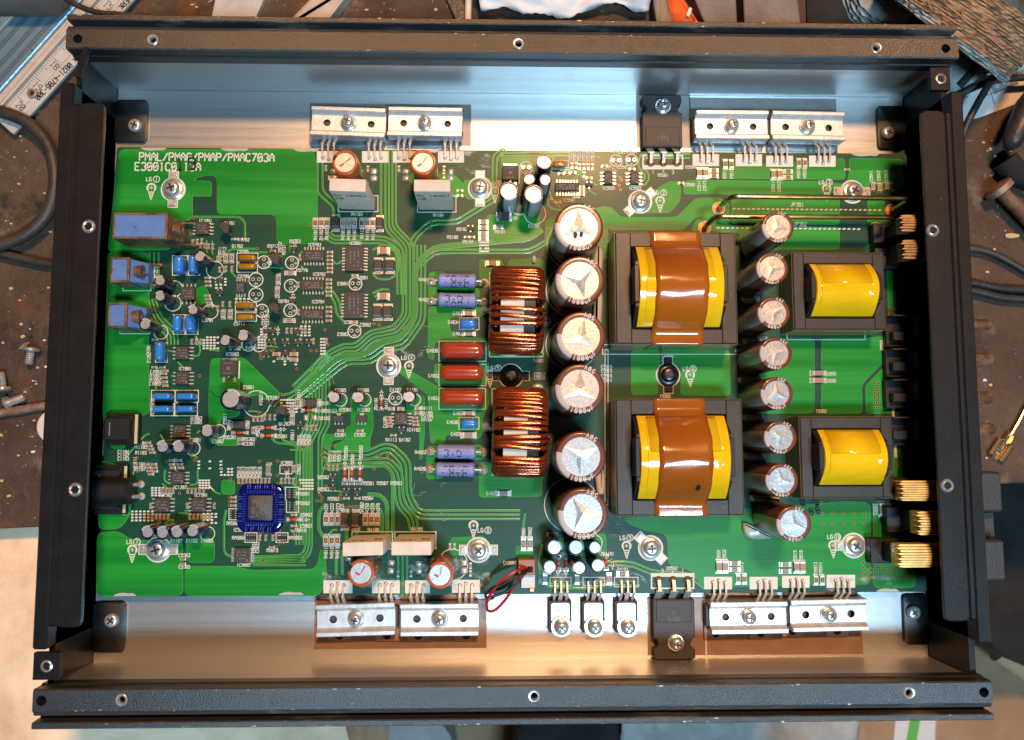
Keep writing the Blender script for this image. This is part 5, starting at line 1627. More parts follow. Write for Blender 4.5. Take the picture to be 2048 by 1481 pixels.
def clamp(px, py, rot, s, pads_px, py_pad, label):
    """s=+1 far rail, -1 near rail; the bar and the two transistors pressed under it"""
    x, y = inv(px, py, 1.)
    L = 32.6
    mb = MB()
    Yl = s * -1                         # side towards the board
    z0 = -1.0
    holed(mb, -L / 2, L / 2, -4.7, 4.7, z0, [(-9.6, 0, 1.6), (9.9, 0, 1.6)], 2.5, 0, 1)
    for yy in (-1, 1):
        mb.add([(yy * L / 2, -4.7, z0), (yy * L / 2, 4.7, z0), (yy * L / 2, 4.7, z0 - 1.5), (yy * L / 2, -4.7, z0 - 1.5)], [(0, 1, 2, 3)])
    for sg in (-1, 1):
        a, b = sorted((sg * 4.68, sg * 6.6))
        mb.box(-L / 2 - .3 * (sg == Yl), L / 2 + .1, a, b, z0 - 3.2, z0 + 2.6, 0, .3)
        a, b = sorted((sg * 3.5, sg * 4.75))
        mb.add([(-L / 2, sg * 3.4, z0 + .02), (L / 2, sg * 3.4, z0 + .02), (L / 2, sg * 4.7, z0 + 1.2), (-L / 2, sg * 4.7, z0 + 1.2)], [(0, 1, 2, 3)], 0)
    o = part("clamp_bar", mb.mesh("clamp_bar", ["alus", "dark"], smooth=25), x, y, 0, R_(rot), label)
    part("clamp_screw", cached("csc", lambda: screw_mesh(2.6, 2.6, "clamp_screw_mesh", 3.6, 3.0)), 0, 0, z0 + .05, random.random() * 3, parent=o)
    for pxs in pads_px:
        cx = inv(sum(pxs) / 2, py_pad)[0]
        cy = inv(sum(pxs) / 2, py_pad)[1]
        tb = MB()
        yb = y - s * .2
        tb.box(cx - 5, cx + 5, yb - 4.5, yb + 4.5, FLOOR + .3, z0 - 1.55, 0, .3)
        ya, ybb = sorted((yb + s * 4.4, yb + s * 10.5))
        tb.box(cx - 5, cx + 5, ya, ybb, FLOOR + .35, FLOOR + 1.6, 1, .2)
        tb.lathe([(1.8, FLOOR + 1.62)], 14, cx, yb + s * 8, m=2)
        t = part("power_transistor", tb.mesh("power_transistor", ["epoxy", "tan", "dark"], smooth=0))
        lm = MB()
        for k in (-1, 0, 1):
            lead(lm, cx + k * 2.54, yb - s * 4.4, FLOOR + 2.2, cx + k * 2.54 + (.3 if px > 1000 else .0), cy + (k == 0) * s * -.7, .2, 1.35, .75)
        part("transistor_leads", lm.mesh("transistor_leads", ["tin"], smooth=0), 0, 0, 0, parent=t)
        sd = MB()
        for k in (-1, 0, 1):
            sd.lathe([(1.0, .12), (.7, .5), (.35, .7)], 10, cx + k * 2.54 + (.3 if px > 1000 else .0), cy + (k == 0) * s * -.7)
        part("solder_joint", sd.mesh("solder_joint", ["padt"]), 0, 0, 0, parent=t, kind="stuff")


clamp(696, 244, -1.6, 1, ((634, 682), (724, 777)), 316, "aluminium clamp bar with a centre screw")
clamp(850, 244, -.6, 1, ((786, 832), (876, 928)), 316, "aluminium clamp bar with a centre screw")
clamp(1465, 250, 0, 1, ((1385, 1438), (1471, 1524)), 322, "aluminium clamp bar with a centre screw")
clamp(1617, 252, -.8, 1, ((1532, 1586), (1618, 1671)), 324, "aluminium clamp bar with a centre screw")
clamp(711, 1240, 1.4, -1, ((647, 705), (744, 800)), 1171, "aluminium clamp bar with a centre screw")
clamp(879, 1240, .2, -1, ((810, 860), (904, 960)), 1171, "aluminium clamp bar with a centre screw")
clamp(1499, 1236, .5, -1, ((1408, 1464), (1499, 1555)), 1165, "aluminium clamp bar with a centre screw")
clamp(1660, 1231, .9, -1, ((1564, 1619), (1653, 1710)), 1162, "aluminium clamp bar with a centre screw")
for (x0, x1, y0, y1, m_) in ((620, 942, 207, 292, "padg"), (1272, 1382, 191, 296, "padg"), (1378, 1675, 196, 296, "padg"), (630, 973, 1200, 1296, "pad"), (1294, 1411, 1195, 1310, "pad"), (1412, 1726, 1192, 1308, "pad")):
    a, b = inv(x0, y0, FLOOR), inv(x1, y1, FLOOR)
    mb = MB()
    mb.box(a[0], b[0], b[1], a[1], FLOOR + .01, FLOOR + .3)
    part("insulating_pad", mb.mesh("insulating_pad", [m_], smooth=0))
for (px0, px1, py0, py1, s, pys, pxl, pyl) in ((1284, 1365, 190, 294, 1, 210, (1301, 1326, 1353), 326), (1306, 1391, 1200, 1319, -1, 1288, (1317, 1346, 1375), 1161)):
    zt = FLOOR + 5.3
    a, b = inv(px0, py0, zt), inv(px1, py1, zt)
    x0, x1, y0, y1 = a[0], b[0], b[1], a[1]
    cx, cy = (x0 + x1) / 2, (y0 + y1) / 2
    w, d = (x1 - x0) / 2, (y1 - y0) / 2
    fy = s * d                     # far end (tab with the screw)
    q = [(-w, -fy), (w, -fy), (w, fy * .18), (w - .1, fy * .3)] + [(w - 2.0 * s_(t), fy * .3 + (fy * .36) * (1 - c_(t)) / 2 * 1.0) for t in [R_(k) for k in range(20, 161, 20)]] + [(w - .1, fy * .68), (w, fy * .92), (w - .8, fy)]
    q += [(-a_, b_) for a_, b_ in q[:1:-1]]
    mb = MB()
    mb.prism(q, FLOOR + .35, zt, 0, c=.35)
    mb.prism([(-w * .86, -fy * .98), (w * .86, -fy * .98), (w * .86, -fy * .25), (-w * .86, -fy * .25)][::(1 if s > 0 else -1)], zt - .1, zt + .35, 0, c=.25)
    mb.lathe([(.9, zt + .36), (.7, zt + .4)], 14, 0, -fy * .55, m=1, cap=False)
    for t, yy in (("9015", -fy * .35), ("NJVY", fy * .12)):
        text(mb, t, 0, yy if s < 0 else -fy * .7, 1.8, 180 if s < 0 else 0, .22, 1, zt + .38, zt + .41)
    o = part("power_transistor", mb.mesh("large_transistor", ["epoxy", "epoxym"], smooth=0), cx, cy, 0, 0, "large black power transistor screwed flat to the heat sink")
    sx, sy = inv((px0 + px1) / 2 + (3 if s > 0 else 5), pys, zt + 2)
    part("transistor_screw", cached("tsc", lambda: screw_mesh(2.6, 2.6, "tscrew", 3.6, 3.0)), sx - cx, sy - cy, zt, 1., parent=o)
    for p in pxl:
        ex, ey = inv(p, pyl)
        lm = MB()
        lead(lm, ex + (0 if s < 0 else .0), cy - fy + (s * .1), FLOOR + 2.8, ex, ey, .2, 2.9, 1.4)
        lm.lathe([(1.9, .1), (1.7, .3), (.8, .9)], 14, ex, ey, m=1)
        for i in range(len(lm.v)):
            v = lm.v[i]
            lm.v[i] = (v[0] - cx, v[1] - cy, v[2])
        part("lead", lm.mesh("lead", ["tin", "gold2"], smooth=0), parent=o)
for px, w in ((1121, 42), (1187.5, 43), (1253.5, 46)):
    x, y = inv(px, 1235, -2)
    def f():
        mb = MB()
        mb.box(-4.9, 4.9, -6.6, 6.6, FLOOR + .3, FLOOR + 3.8, 0, .3)
        mb.prism(rnd(rect(-4.0, 4.0, -2.2, 5.8), 1.2), FLOOR + 3.75, FLOOR + 4.3, 1, c=.15)
        for k, t in enumerate(("5V7A5", "HO0H0")):
            text(mb, t, 0, 4.4 - k * 1.8, 1.2, 180, .16, 2, FLOOR + 4.3, FLOOR + 4.33)
        return mb.mesh("metal_transistor", ["epoxy", "alus", "ink"], smooth=0)
    o = part("power_transistor", cached("to220", f), x, y, 0, 0, "small power transistor under a bright washer and screw")
    part("transistor_screw", cached("ssc", lambda: screw_mesh(2.7, 2.6, "sscrew", 4.6, 3.2)), .4, -4.0, FLOOR + 4.3, 2., parent=o)
    lm = MB()
    for k, ww in ((-1, 1.0), (0, 1.7), (1, 1.0)):
        ty = inv(px, 1163)[1] - y
        lead(lm, k * 2.6, 6.5, FLOOR + 2.6, k * 2.6, ty, .2, ww, .75)
        lm.lathe([(1.0, .1), (.7, .4), (.4, .7)], 10, k * 2.6, ty, m=1)
    part("transistor_leads", lm.mesh("transistor_leads", ["tin", "padt"], smooth=0), parent=o)

# ---- connector with red and black wires
x, y = inv(1053, 1134, 3)
mb = MB()
mb.box(-3.5, 3.5, -3.2, 3.2, .1, 4.6, 0, .3)
mb.box(-2.6, -.4, -2.2, .4, 4.58, 4.64, 1)
mb.box(.4, 2.6, -2.2, .4, 4.58, 4.64, 1)
mb.box(-2.2, 3.6, -9, -3.3, .1, 1.8, 2, .2)
mb.box(1.4, 3.2, -10.4, -8.9, .1, 2.6, 3, .2)
wc = part("wire_connector", mb.mesh("wire_connector", ["conn", "dark", "conw", "gold"], smooth=0), x, y, 0, 0, "small brown two-pin wire connector")
for m_, pts, lab in (("redw", ((1052, 1136, 5), (1038, 1140, 9), (1010, 1155, 10), (985, 1180, 9), (972, 1208, 6), (976, 1224, 3), (990, 1222, 1), (1012, 1200, 2), (1030, 1170, 4), (1044, 1150, 5), (1050, 1142, 4)), "loop of red wire from the connector"),
                     ("blkw", ((1059, 1138, 5), (1042, 1150, 9), (1012, 1164, 10), (984, 1176, 9), (970, 1190, 7), (972, 1196, 5), (990, 1192, 4), (1015, 1184, 4), (1032, 1168, 4), (1045, 1152, 5), (1055, 1142, 4)), "loop of black wire from the connector")):
    mb = MB()
    P = [(*inv(a, b, z), z) for a, b, z in pts]
    mb.tube(rline(P, 6, 4), .62, 8)
    part("connector_wire", mb.mesh("connector_wire", [m_]), label=lab)

# ---- jacks and sockets at the left end
def jack(x0, x1, y0, y1, z, long):
    a, b = inv(x0, y0, z), inv(x1, y1, z)
    X0, X1, Y0, Y1 = a[0], b[0], b[1], a[1]
    mb = MB()
    mb.box(X0, X1, Y0, Y1, .3, z - .35, 0, .3)
    for p in (rect(X0 - .4, X1 + .4, Y0 - .5, Y0 + .45), rect(X0 - .4, X1 + .4, Y1 - .45, Y1 + .5), rect(X1 - .5, X1 + .5, Y0 + .46, Y1 - .46), rect(X0 - .5, X0 + .4, Y0 + .46, Y1 - .46)):
        mb.prism(p, .3, z + .02, 1, c=.15)
    mb.box(X0 + .3, X1 - .4, Y0 + .4, Y1 - .4, z - .4, z - .2, 0)
    o = part("phono_jack", mb.mesh("phono_jack", ["rcab", "bronze"], smooth=0), label="blue topped double phono jack" if long else "blue topped single phono jack")
    m2 = MB()
    E = X1 + (5.4 if not long else 3.0)
    m2.add([(X1, Y0, z * .95), (X1, Y1, z * .95), (E, Y1 - .6, z * .42), (E, Y0 + .6, z * .42), (X1, Y0, .4), (X1, Y1, .4), (E, Y1 - .6, .4), (E, Y0 + .6, .4)], [(0, 1, 2, 3), (0, 3, 7, 4), (1, 5, 6, 2), (3, 2, 6, 7)], 0)
    part("jack_body", m2.mesh("jack_body", ["bronze" if long else "rcab"], smooth=0), parent=o)
    m2 = MB()
    k = len(m2.v)
    m2.lathe([(2.6, 0), (2.6, 3.2), (1.6, 3.2), (1.5, .5)], 16)
    xf(m2, k, ROTY)
    for i in range(len(m2.v)):
        v = m2.v[i]
        m2.v[i] = (v[0] + X1 + 1.4, v[1] + (Y0 + Y1) / 2, v[2] + z * .5 + 2.4)
    for yy in (Y0 + .3, Y1 - .3):
        m2.box(X1 - .2, E + 3.5, yy - .35, yy + .35, 1.5, 3.4)
        m2.lathe([(.9, .3), (.7, 2.2)], 10, E + 3.5, yy)
    part("jack_contact", m2.mesh("jack_contact", ["bronze"], smooth=30), parent=o)


jack(229, 331, 428, 476, 16, True)
jack(224, 255, 517, 563, 13, False)
jack(219, 250, 608, 654, 13, False)
for (x0, x1, y0, y1, z, lab) in ((218, 268, 826, 891, 7, "black control socket at the left end"), (196, 246, 930, 1030, 5, "black moulded socket base")):
    a, b = inv(x0, y0, z), inv(x1, y1, z)
    mb = MB()
    mb.box(a[0] - 2, b[0], b[1], a[1], .1, z * .6, 0, .4)
    mb.box(a[0] - 2, b[0] - 2.2, b[1] + 2, a[1] - 2, z * .5, z, 0, .4)
    mb.box(b[0] - 9, b[0] - 1.5, a[1] - 3.4, a[1] - 1.2, z * .5, z * .8, 0, .2)
    mb.box(b[0] - 9, b[0] - 1.5, b[1] + 1.2, b[1] + 3.4, z * .5, z * .8, 0, .2)
    mb.box(b[0] - 1.0, b[0] + .1, b[1] + .6, a[1] - .6, z * .55, z * .66, 1)
    mb.box(b[0] - 10.5, b[0] - 10.1, b[1] + 4, a[1] - 4, z, z + .25, 2)
    part("socket", mb.mesh("socket", ["plast", "yel", "padg"], smooth=0), label=lab)
mb = MB()
a = inv(212, 984, 10)
k = len(mb.v)
mb.lathe([(0.1, -9), (5.6, -9), (5.6, 8), (5.0, 8.6)], 24)
xf(mb, k, ROTY)
for i in range(len(mb.v)):
    v = mb.v[i]
    mb.v[i] = (v[0] + a[0], v[1] + a[1], v[2] + 6)
o = part("round_socket", mb.mesh("round_socket", ["plast"]), label="round black socket with two bent tinned legs")
for py, ex, ey in ((972, 282, 969), (995, 283, 993)):
    p, q = inv(224, py, 9), inv(ex, ey)
    m2 = MB()
    m2.tube(rline([(p[0], p[1], 8), (q[0] - 3, q[1], 7), (q[0], q[1], 0)], 3, 5), .8, 8)
    m2.lathe([(1.6, .1), (1.1, .5)], 12, q[0], q[1])
    part("leg", m2.mesh("leg", ["tin"]), parent=o)

# ---- terminals at the right end
def ribbed(x0, x1, y0, y1, z, mt, n, base, label):
    a, b = inv(x0, y0, z), inv(x1, y1, z)
    X0, X1, Y0, Y1 = a[0], b[0], b[1], a[1]
    cy, r = (Y0 + Y1) / 2, (Y1 - Y0) / 2
    mb = MB()
    pt = 2 * r / n
    for k in range(n):
        yk = Y0 + pt * (k + .5)
        zk = z - r + r * math.sqrt(max(.05, 1 - ((yk - cy) / (r * 1.12)) ** 2))
        e = (0 if k % 2 else .9)
        hw = pt * (.36 if k % 2 else .40)
        xe = X1 + 7
        mb.add([(X0 + e + 1.2, yk - hw, zk), (xe, yk - hw, zk), (xe, yk + hw, zk), (X0 + e + 1.2, yk + hw, zk), (X0 + e, yk, zk - .3),
                (X0 + e + 1.2, yk - hw, z - r), (xe, yk - hw, z - r), (xe, yk + hw, z - r), (X0 + e + 1.2, yk + hw, z - r), (X0 + e, yk, z - r)],
               [(0, 1, 2, 3), (0, 3, 4), (5, 6, 1, 0), (7, 8, 3, 2), (4, 3, 8, 9), (0, 4, 9, 5)], 0)
    mb.box(X0 + 1.6, X1 + 7, Y0 + .2, Y1 - .2, z - 2 * r, z - r * .55, 0, .3)
    o = part("ribbed_terminal", mb.mesh("ribbed_terminal", [mt], smooth=20), label=label)
    m2 = MB()
    m2.box(X0 + 2, X1 + 4, Y0 + .6, Y1 - .6, 5, z - r * 1.9, 0, .3)
    m2.box(X0 - base, X1 + 4, Y0 - .6, Y1 + .6, .1, 4.9, 0, .3)
    part("terminal_block", m2.mesh("terminal_block", ["plast"], smooth=0), parent=o)


ribbed(1800, 1848, 428, 462, 23, "gold2", 7, 3, "tarnished brass ribbed terminal in the corner shade")
ribbed(1804, 1851, 478, 517, 23, "gold2", 7, 3, "tarnished brass ribbed terminal under the first one")
ribbed(1800, 1879, 962, 1003, 23, "gold", 9, 0, "gold plated ribbed supply terminal next to the small transformer")
ribbed(1835, 1883, 1024, 1072, 23, "gold", 9, 4, "gold plated ribbed remote terminal")
ribbed(1796, 1886, 1090, 1137, 23, "gold", 9, 3, "gold plated ribbed ground terminal")
for (y0, y1) in ((626, 690), (694, 752), (756, 815), (832, 892)):
    a, b = inv(1790, y0, 12), inv(1862, y1, 12)
    mb = MB()
    mb.box(a[0], b[0] + 4, b[1], a[1], .1, 3.0, 0, .3)
    mb.box(a[0] + 9, b[0] + 4, b[1] + 3, a[1] - 1, 2.9, 13, 0, .5)
    mb.box(a[0] + 1.5, a[0] + 8, b[1] + 2.5, b[1] + 6.5, 2.9, 6.5, 0, .3)
    mb.box(a[0] + .5, a[0] + 9, a[1] - .9, a[1] - .3, 2.9, 9, 0)
    part("speaker_terminal", mb.mesh("speaker_terminal", ["plast"], smooth=0), label="black plastic speaker terminal in shade")
mb = MB()
for (xa, ya, xb, yb) in ((1776, 646, 1786, 745), (1783, 784, 1791, 915)):
    p, q = inv(xa, ya), inv(xb, yb)
    mb.ribbon([p, q], 1.1, .1, .4)
part("yellow_edge_line", mb.mesh("yellow_edge_line", ["yel"], smooth=0), kind="stuff")
for (x0, x1, y0, y1) in ((1955, 1985, 637, 661), (1959, 1989, 705, 731), (1962, 1990, 782, 808), (1966, 1993, 846, 872)):
    z = 4
    a, b = inv(x0, y0, z), inv(x1, y1, z)
    mb = MB()
    k = len(mb.v)
    r = (a[1] - b[1]) / 2
    mb.lathe([(r, a[0] - 6), (r, b[0] - .8), (r * .9, b[0]), (r * .62, b[0]), (r * .6, b[0] - 4)], 18)
    xf(mb, k, ROTY)
    for i in range(len(mb.v)):
        v = mb.v[i]
        mb.v[i] = (v[0], v[1] + (a[1] + b[1]) / 2, v[2] + z - r)
    part("tube_terminal", mb.mesh("tube_terminal", ["bronze"]), label="tarnished tube terminal sticking out of the right end plate")
for (x0, x1, y0, y1, z) in ((1966, 2007, 944, 1024, 14), (1966, 1992, 1022, 1076, 6), (1968, 2013, 1081, 1162, 14)):
    a, b = inv(x0, y0, z), inv(x1, y1, z)
    mb = MB()
    mb.box(a[0] - 3, b[0], b[1], a[1], z - 17, z, 0, .9)
    part("supply_block", mb.mesh("supply_block", [mat("grey_black_plastic", (.035, .035, .037), .5, bump=.3, bs=150)]), label="black plastic block outside the right end plate")
# flux residue: thin broken film on the mask
fm, nt, b_ = newmat("flux_residue")
b_.inputs["Base Color"].default_value = (.55, .66, .60, 1)
b_.inputs["Roughness"].default_value = .35
tcn, mpn, nzn, mrn = (nt.nodes.new(k) for k in ("ShaderNodeNewGeometry", "ShaderNodeMapping", "ShaderNodeTexNoise", "ShaderNodeMapRange"))
mpn.inputs["Scale"].default_value = (1, 1.8, 1)
nzn.inputs["Scale"].default_value, nzn.inputs["Detail"].default_value, nzn.inputs["Roughness"].default_value = 9, 9, .72
mrn.inputs["From Min"].default_value, mrn.inputs["From Max"].default_value, mrn.inputs["To Max"].default_value = .52, .78, .75
nt.links.new(tcn.outputs["Position"], mpn.inputs["Vector"]); nt.links.new(mpn.outputs["Vector"], nzn.inputs["Vector"])
nt.links.new(nzn.outputs["Fac"], mrn.inputs["Value"]); nt.links.new(mrn.outputs["Result"], b_.inputs["Alpha"])
fx_ = MB()
for pts in (((1080, 1110), (1290, 1150), (1300, 1190), (1075, 1192)), ((920, 298), (1010, 298), (990, 345), (935, 350), (912, 330)), ((1180, 1030), (1245, 1040), (1230, 1075), (1200, 1070)), ((1640, 1150), (1780, 1150), (1800, 1184), (1650, 1184)), ((800, 690), (850, 690), (840, 730), (805, 735)), ((640, 1130), (980, 1110), (980, 1190), (650, 1192))):
    q = ppl(pts)
    fx_.prism(rnd(q if area(q) > 0 else q[::-1], 6), .135, .14)
part("flux_residue", fx_.mesh("flux_residue", [fm], smooth=0), kind="stuff")
# lint lying on the board
ln = MB()
for i in range(46):
    cx_, cy_ = random.choice(((850, 1000), (870, 930), (880, 1020), (835, 680), (990, 320), (1270, 1060), (700, 745), (1220, 1045)))
    x, y = inv(cx_ + random.uniform(-45, 45), cy_ + random.uniform(-30, 30))
    a = random.random() * 6.3
    pts = [(x, y)]
    for k in range(6):
        a += random.uniform(-.7, .7)
        pts.append((pts[-1][0] + .55 * c_(a), pts[-1][1] + .55 * s_(a)))
    ln.ribbon(pts, random.uniform(.06, .13), .14, .18)
part("lint", ln.mesh("lint", [mat("pale_lint", (.34, .38, .28), .8)], smooth=0), kind="stuff")

# ------------------------------------------------------------------ the place: bench, floor and what lies about
def ground(name, me, label=None, cat=None, kind=None, z=0., group=None):
    o = obj(name, me, None, (0, 0, z))
    if label:
        tag(o, label, cat, group)
    if kind:
        o["kind"] = kind
    return o


M.update(
    
    carpet=mat("beige_floor", (.80, .58, .42), .9, col2=(.95, .78, .62), vs=2.6, lo=.40, hi=.62, det=8, bump=.6, bs=20),
    ruler=mat("pale_ruler", (.42, .40, .38), .5, col2=(.52, .50, .47), vs=6, st=(1, 1, 1), bump=.2, bs=60, speck=(.2, .18, .16), speck_s=60, speck_t=.75),
    cream=mat("cream_strip", (.55, .47, .38), .5, col2=(.46, .39, .31), vs=9, bump=.2, bs=70),
    profile=mat("bluish_anodised_profile", (.22, .38, .50), .36, .6, col2=(.28, .44, .56), vs=5, bump=.15, bs=50, speck=(.10, .14, .18), speck_s=30, speck_t=.72),
    rubber=mat("black_rubber", (.030, .026, .024), .5, col2=(.05, .042, .036), vs=9, bump=.2, bs=60),
    rust=mat("rusty_iron", (.24, .14, .085), .55, .5, col2=(.36, .28, .21), vs=10, bump=.4, bs=60),
    rusto=mat("rust_patch", (.13, .045, .015), .7, col2=(.20, .075, .025), vs=9, bump=.5, bs=40),
    pbag=mat("white_bag", (.62, .66, .72), .5, col2=(.70, .70, .72), vs=3, bump=.15, bs=14),
    wood=mat("worn_wood", (.26, .19, .13), .7, col2=(.17, .12, .08), vs=14, st=(1, .3, 1), bump=.4, bs=60),
    osp=mat("orange_foam", (.72, .11, .012), .8, col2=(.60, .08, .01), vs=16, bump=.9, bs=34),
    slate=mat("grey_brown_slate", (.12, .10, .088), .6, col2=(.17, .145, .125), vs=5, bump=.3, bs=50),
    cloth=mat("grey_cloth", (.32, .34, .33), .9, col2=(.42, .43, .42), vs=3, bump=.4, bs=30),
    dcloth=mat("dark_cloth", (.012, .011, .011), .95, col2=(.020, .019, .018), vs=4, bump=.4, bs=24),
    buff=mat("buffing_cloth", (.30, .165, .085), .95, col2=(.40, .235, .13), vs=12, bump=.8, bs=60),
    fray=mat("frayed_cloth", (.26, .30, .31), .95, col2=(.34, .36, .35), vs=30, bump=.8, bs=60),
    teal=mat("dusty_flange", (.055, .075, .075), .7, col2=(.075, .1, .1), vs=20, bump=.3, bs=50),
    paper=mat("white_paper", (.62, .60, .60), .8, speck=(.4, .37, .34), speck_s=40, speck_t=.74),
    pink=mat("paper_ink", (.03, .03, .035), .8),
    pgrey=mat("grey_paper_panel", (.24, .24, .25), .8),
    box=mat("cardboard", (.30, .185, .105), .85, col2=(.36, .23, .135), vs=3, bump=.2, bs=20),
    green=mat("green_stripe", (.10, .40, .06), .7),
    chip=mat("dry_chip", (.52, .36, .20), .8, bump=.4, bs=30),
    hand=mat("black_tool_handle", (.022, .021, .021), .42, col2=(.04, .038, .036), vs=12, bump=.2, bs=60),
)
def bench_material():
    m, nt, b = newmat("dirty_bench_steel")
    N, L = nt.nodes, nt.links
    geo = N.new("ShaderNodeNewGeometry")

    def noise(scale, lo, hi, det=8, rough=.65, st=(1, 1, 1), off=0.):
        mp = N.new("ShaderNodeMapping")
        mp.inputs["Scale"].default_value = st
        mp.inputs["Location"].default_value = (off, off * .7, 0)
        L.new(geo.outputs["Position"], mp.inputs["Vector"])
        nz = N.new("ShaderNodeTexNoise")
        nz.inputs["Scale"].default_value, nz.inputs["Detail"].default_value, nz.inputs["Roughness"].default_value = scale, det, rough
        L.new(mp.outputs["Vector"], nz.inputs["Vector"])
        r = N.new("ShaderNodeMapRange")
        r.inputs["From Min"].default_value, r.inputs["From Max"].default_value = lo, hi
        L.new(nz.outputs["Fac"], r.inputs["Value"])
        return r.outputs["Result"]

    def mix(a, c, f):
        x = N.new("ShaderNodeMix")
        x.data_type = 'RGBA'
        if isinstance(a, tuple):
            x.inputs[6].default_value = (*a, 1)
        else:
            L.new(a, x.inputs[6])
        x.inputs[7].default_value = (*c, 1)
        L.new(f, x.inputs[0])
        return x.outputs[2]
    col = mix((.046, .027, .017), (.105, .066, .044), noise(1.4, .36, .64))
    col = mix(col, (.18, .135, .105), noise(4.2, .56, .70, 9, .7, off=3))
    col = mix(col, (.17, .062, .016), noise(1.9, .55, .70, 9, .72, off=9))
    col = mix(col, (.020, .015, .012), noise(2.7, .58, .68, 9, .7, off=17))
    col = mix(col, (.24, .19, .15), noise(34, .715, .75, 3, .5, off=5))
    col = mix(col, (.24, .20, .16), noise(9, .68, .72, 4, .6, (.25, 3, 1), 2))
    L.new(col, b.inputs["Base Color"])
    b.inputs["Specular IOR Level"].default_value = .3
    rg = N.new("ShaderNodeMapRange")
    rg.inputs["To Min"].default_value, rg.inputs["To Max"].default_value = .32, .7
    L.new(noise(3.1, .3, .7, off=6), rg.inputs["Value"])
    L.new(rg.outputs["Result"], b.inputs["Roughness"])
    bp = N.new("ShaderNodeBump")
    bp.inputs["Strength"].default_value, bp.inputs["Distance"].default_value = .8, .012
    L.new(noise(16, .2, .8, 9, .7), bp.inputs["Height"])
    L.new(bp.outputs["Normal"], b.inputs["Normal"])
    return m


M["bench"] = bench_material()
ZF = -330.0
mb = MB()
mb.add([(-3000, -3000, ZF), (3000, -3000, ZF), (3000, 3000, ZF), (-3000, 3000, ZF)], [(0, 1, 2, 3)])
ground("floor", mb.mesh("floor", ["carpet"], smooth=0), kind="structure")
e0, e1 = Vector(inv(0, 1058, ZB)), Vector(inv(2048, 966, ZB))
dv = (e1 - e0).normalized()
nv = Vector((-dv.y, dv.x))
A, B = e0 - dv * 420, e1 + dv * 420
mb = MB()
mb.prism([tuple(A), tuple(B), tuple(B + nv * 640), tuple(A + nv * 640)], ZB - 6, ZB, c=.8)
wb = bpy.data.objects.new("workbench", None)
COL.objects.link(wb)
wb.location = (0, 0, ZF * U)
tag(wb, "dirty brown steel topped workbench under the amplifier", "workbench")
obj("bench_top", mb.mesh("bench_top", ["bench"], smooth=0), wb, (0, 0, -ZF))
mb = MB()
for s in (A + dv * 30 + nv * 40, B - dv * 30 + nv * 40, A + dv * 30 + nv * 600, B - dv * 30 + nv * 600):
    mb2 = MB()
    mb2.box(s.x - 25, s.x + 25, s.y - 25, s.y + 25, ZF, ZB - 6.1)
    obj("leg", mb2.mesh("leg", ["rust"], smooth=0), wb, (0, 0, -ZF))
# grit
gb = MB()
for i in range(150):
    reg = random.choice(((0, 110, 560, 1040), (0, 110, 560, 1040), (1960, 2048, 240, 920), (1960, 2048, 240, 560), (0, 130, 230, 480), (380, 920, 0, 26)))
    px, py = random.uniform(reg[0], reg[1]), random.uniform(reg[2], reg[3])
    x, y = inv(px, py, ZB)
    r = random.choice((.25, .3, .35, .5, .5, .8, 1.1))
    a = random.random() * 6
    q = [(x + r * random.uniform(.6, 1.2) * c_(a + k * 1.05), y + r * .7 * random.uniform(.6, 1.2) * s_(a + k * 1.05)) for k in range(6)]
    gb.prism(q, ZB + .02, ZB + .1 + r * .5, random.choice((0, 0, 0, 0, 1)))
ground("grit", gb.mesh("grit", ["chip", "paper"], smooth=0), "pale grit and flakes scattered over the bench", "grit", kind="stuff")


def slab(name, pts, z0, z1, m_, label, cat, group=None, c=.4, r=.6, extra=None):
    mb = MB()
    q = ppl(pts, z1)
    q = rnd(q if area(q) > 0 else q[::-1], r)
    mb.prism(q, z0, z1, 0, c=c)
    ms = [m_]
    return ground(name, mb.mesh(name, ms, smooth=0), label, cat, group=group)


# rulers and strips, upper left
dirp = Vector((136, -152)).normalized()         # direction of the strips in the survey picture
def band(o0, o1, t0, t1, z):
    """strip parallel to dirp between perpendicular offsets o0, o1 (px) from the point (0, 205)"""
    nrm = Vector((-dirp.y, dirp.x))
    p = Vector((0, 205))
    return [tuple(p + dirp * t0 + nrm * o0), tuple(p + dirp * t1 + nrm * o0), tuple(p + dirp * t1 + nrm * o1), tuple(p + dirp * t0 + nrm * o1)]


def along(t, o):
    nrm = Vector((-dirp.y, dirp.x))
    return tuple(Vector((0, 205)) + dirp * t + nrm * o)


zr = ZB + 4.5
ru = slab("steel_ruler", band(8, 62, -30, 420, zr), zr - 1.5, zr, "ruler", "worn pale ruler with black scale marks and lettering, lowest of the strips", "ruler", c=.2)
mk = MB()
th = math.degrees(math.atan2(152, 136))
for i in range(-4, 74):
    t = i * 5.3
    L = 24 if i % 10 == 6 else 17 if i % 5 == 1 else 11
    a, b = inv(*along(t, 10), zr), inv(*along(t, 10 + L), zr)
    mk.ribbon([a, b], .22, zr + .03, zr + .06)
for t, s in ((112, "8"), (104, "1"), (150, "8"), (64, "9"), (76, "1"), (14, "2"), (245, "5"), (232, "1")):
    pass
for t, o, s in ((128, 32, "18"), (74, 34, "19"), (22, 36, "20"), (182, 32, "17"), (235, 32, "16"), (288, 32, "15")):
    x, y = inv(*along(t, o), zr)
    text(mk, s, x, y, mm(13, zr), th - 90, .32, 0, zr + .03, zr + .06)
x, y = inv(*along(118, 53), zr)
text(mk, "Fax 0821-4786-300".upper(), x, y, mm(11.5, zr), th + 180, .5, 0, zr + .03, zr + .06, squeeze=.72)
x, y = inv(*along(300, 53), zr)
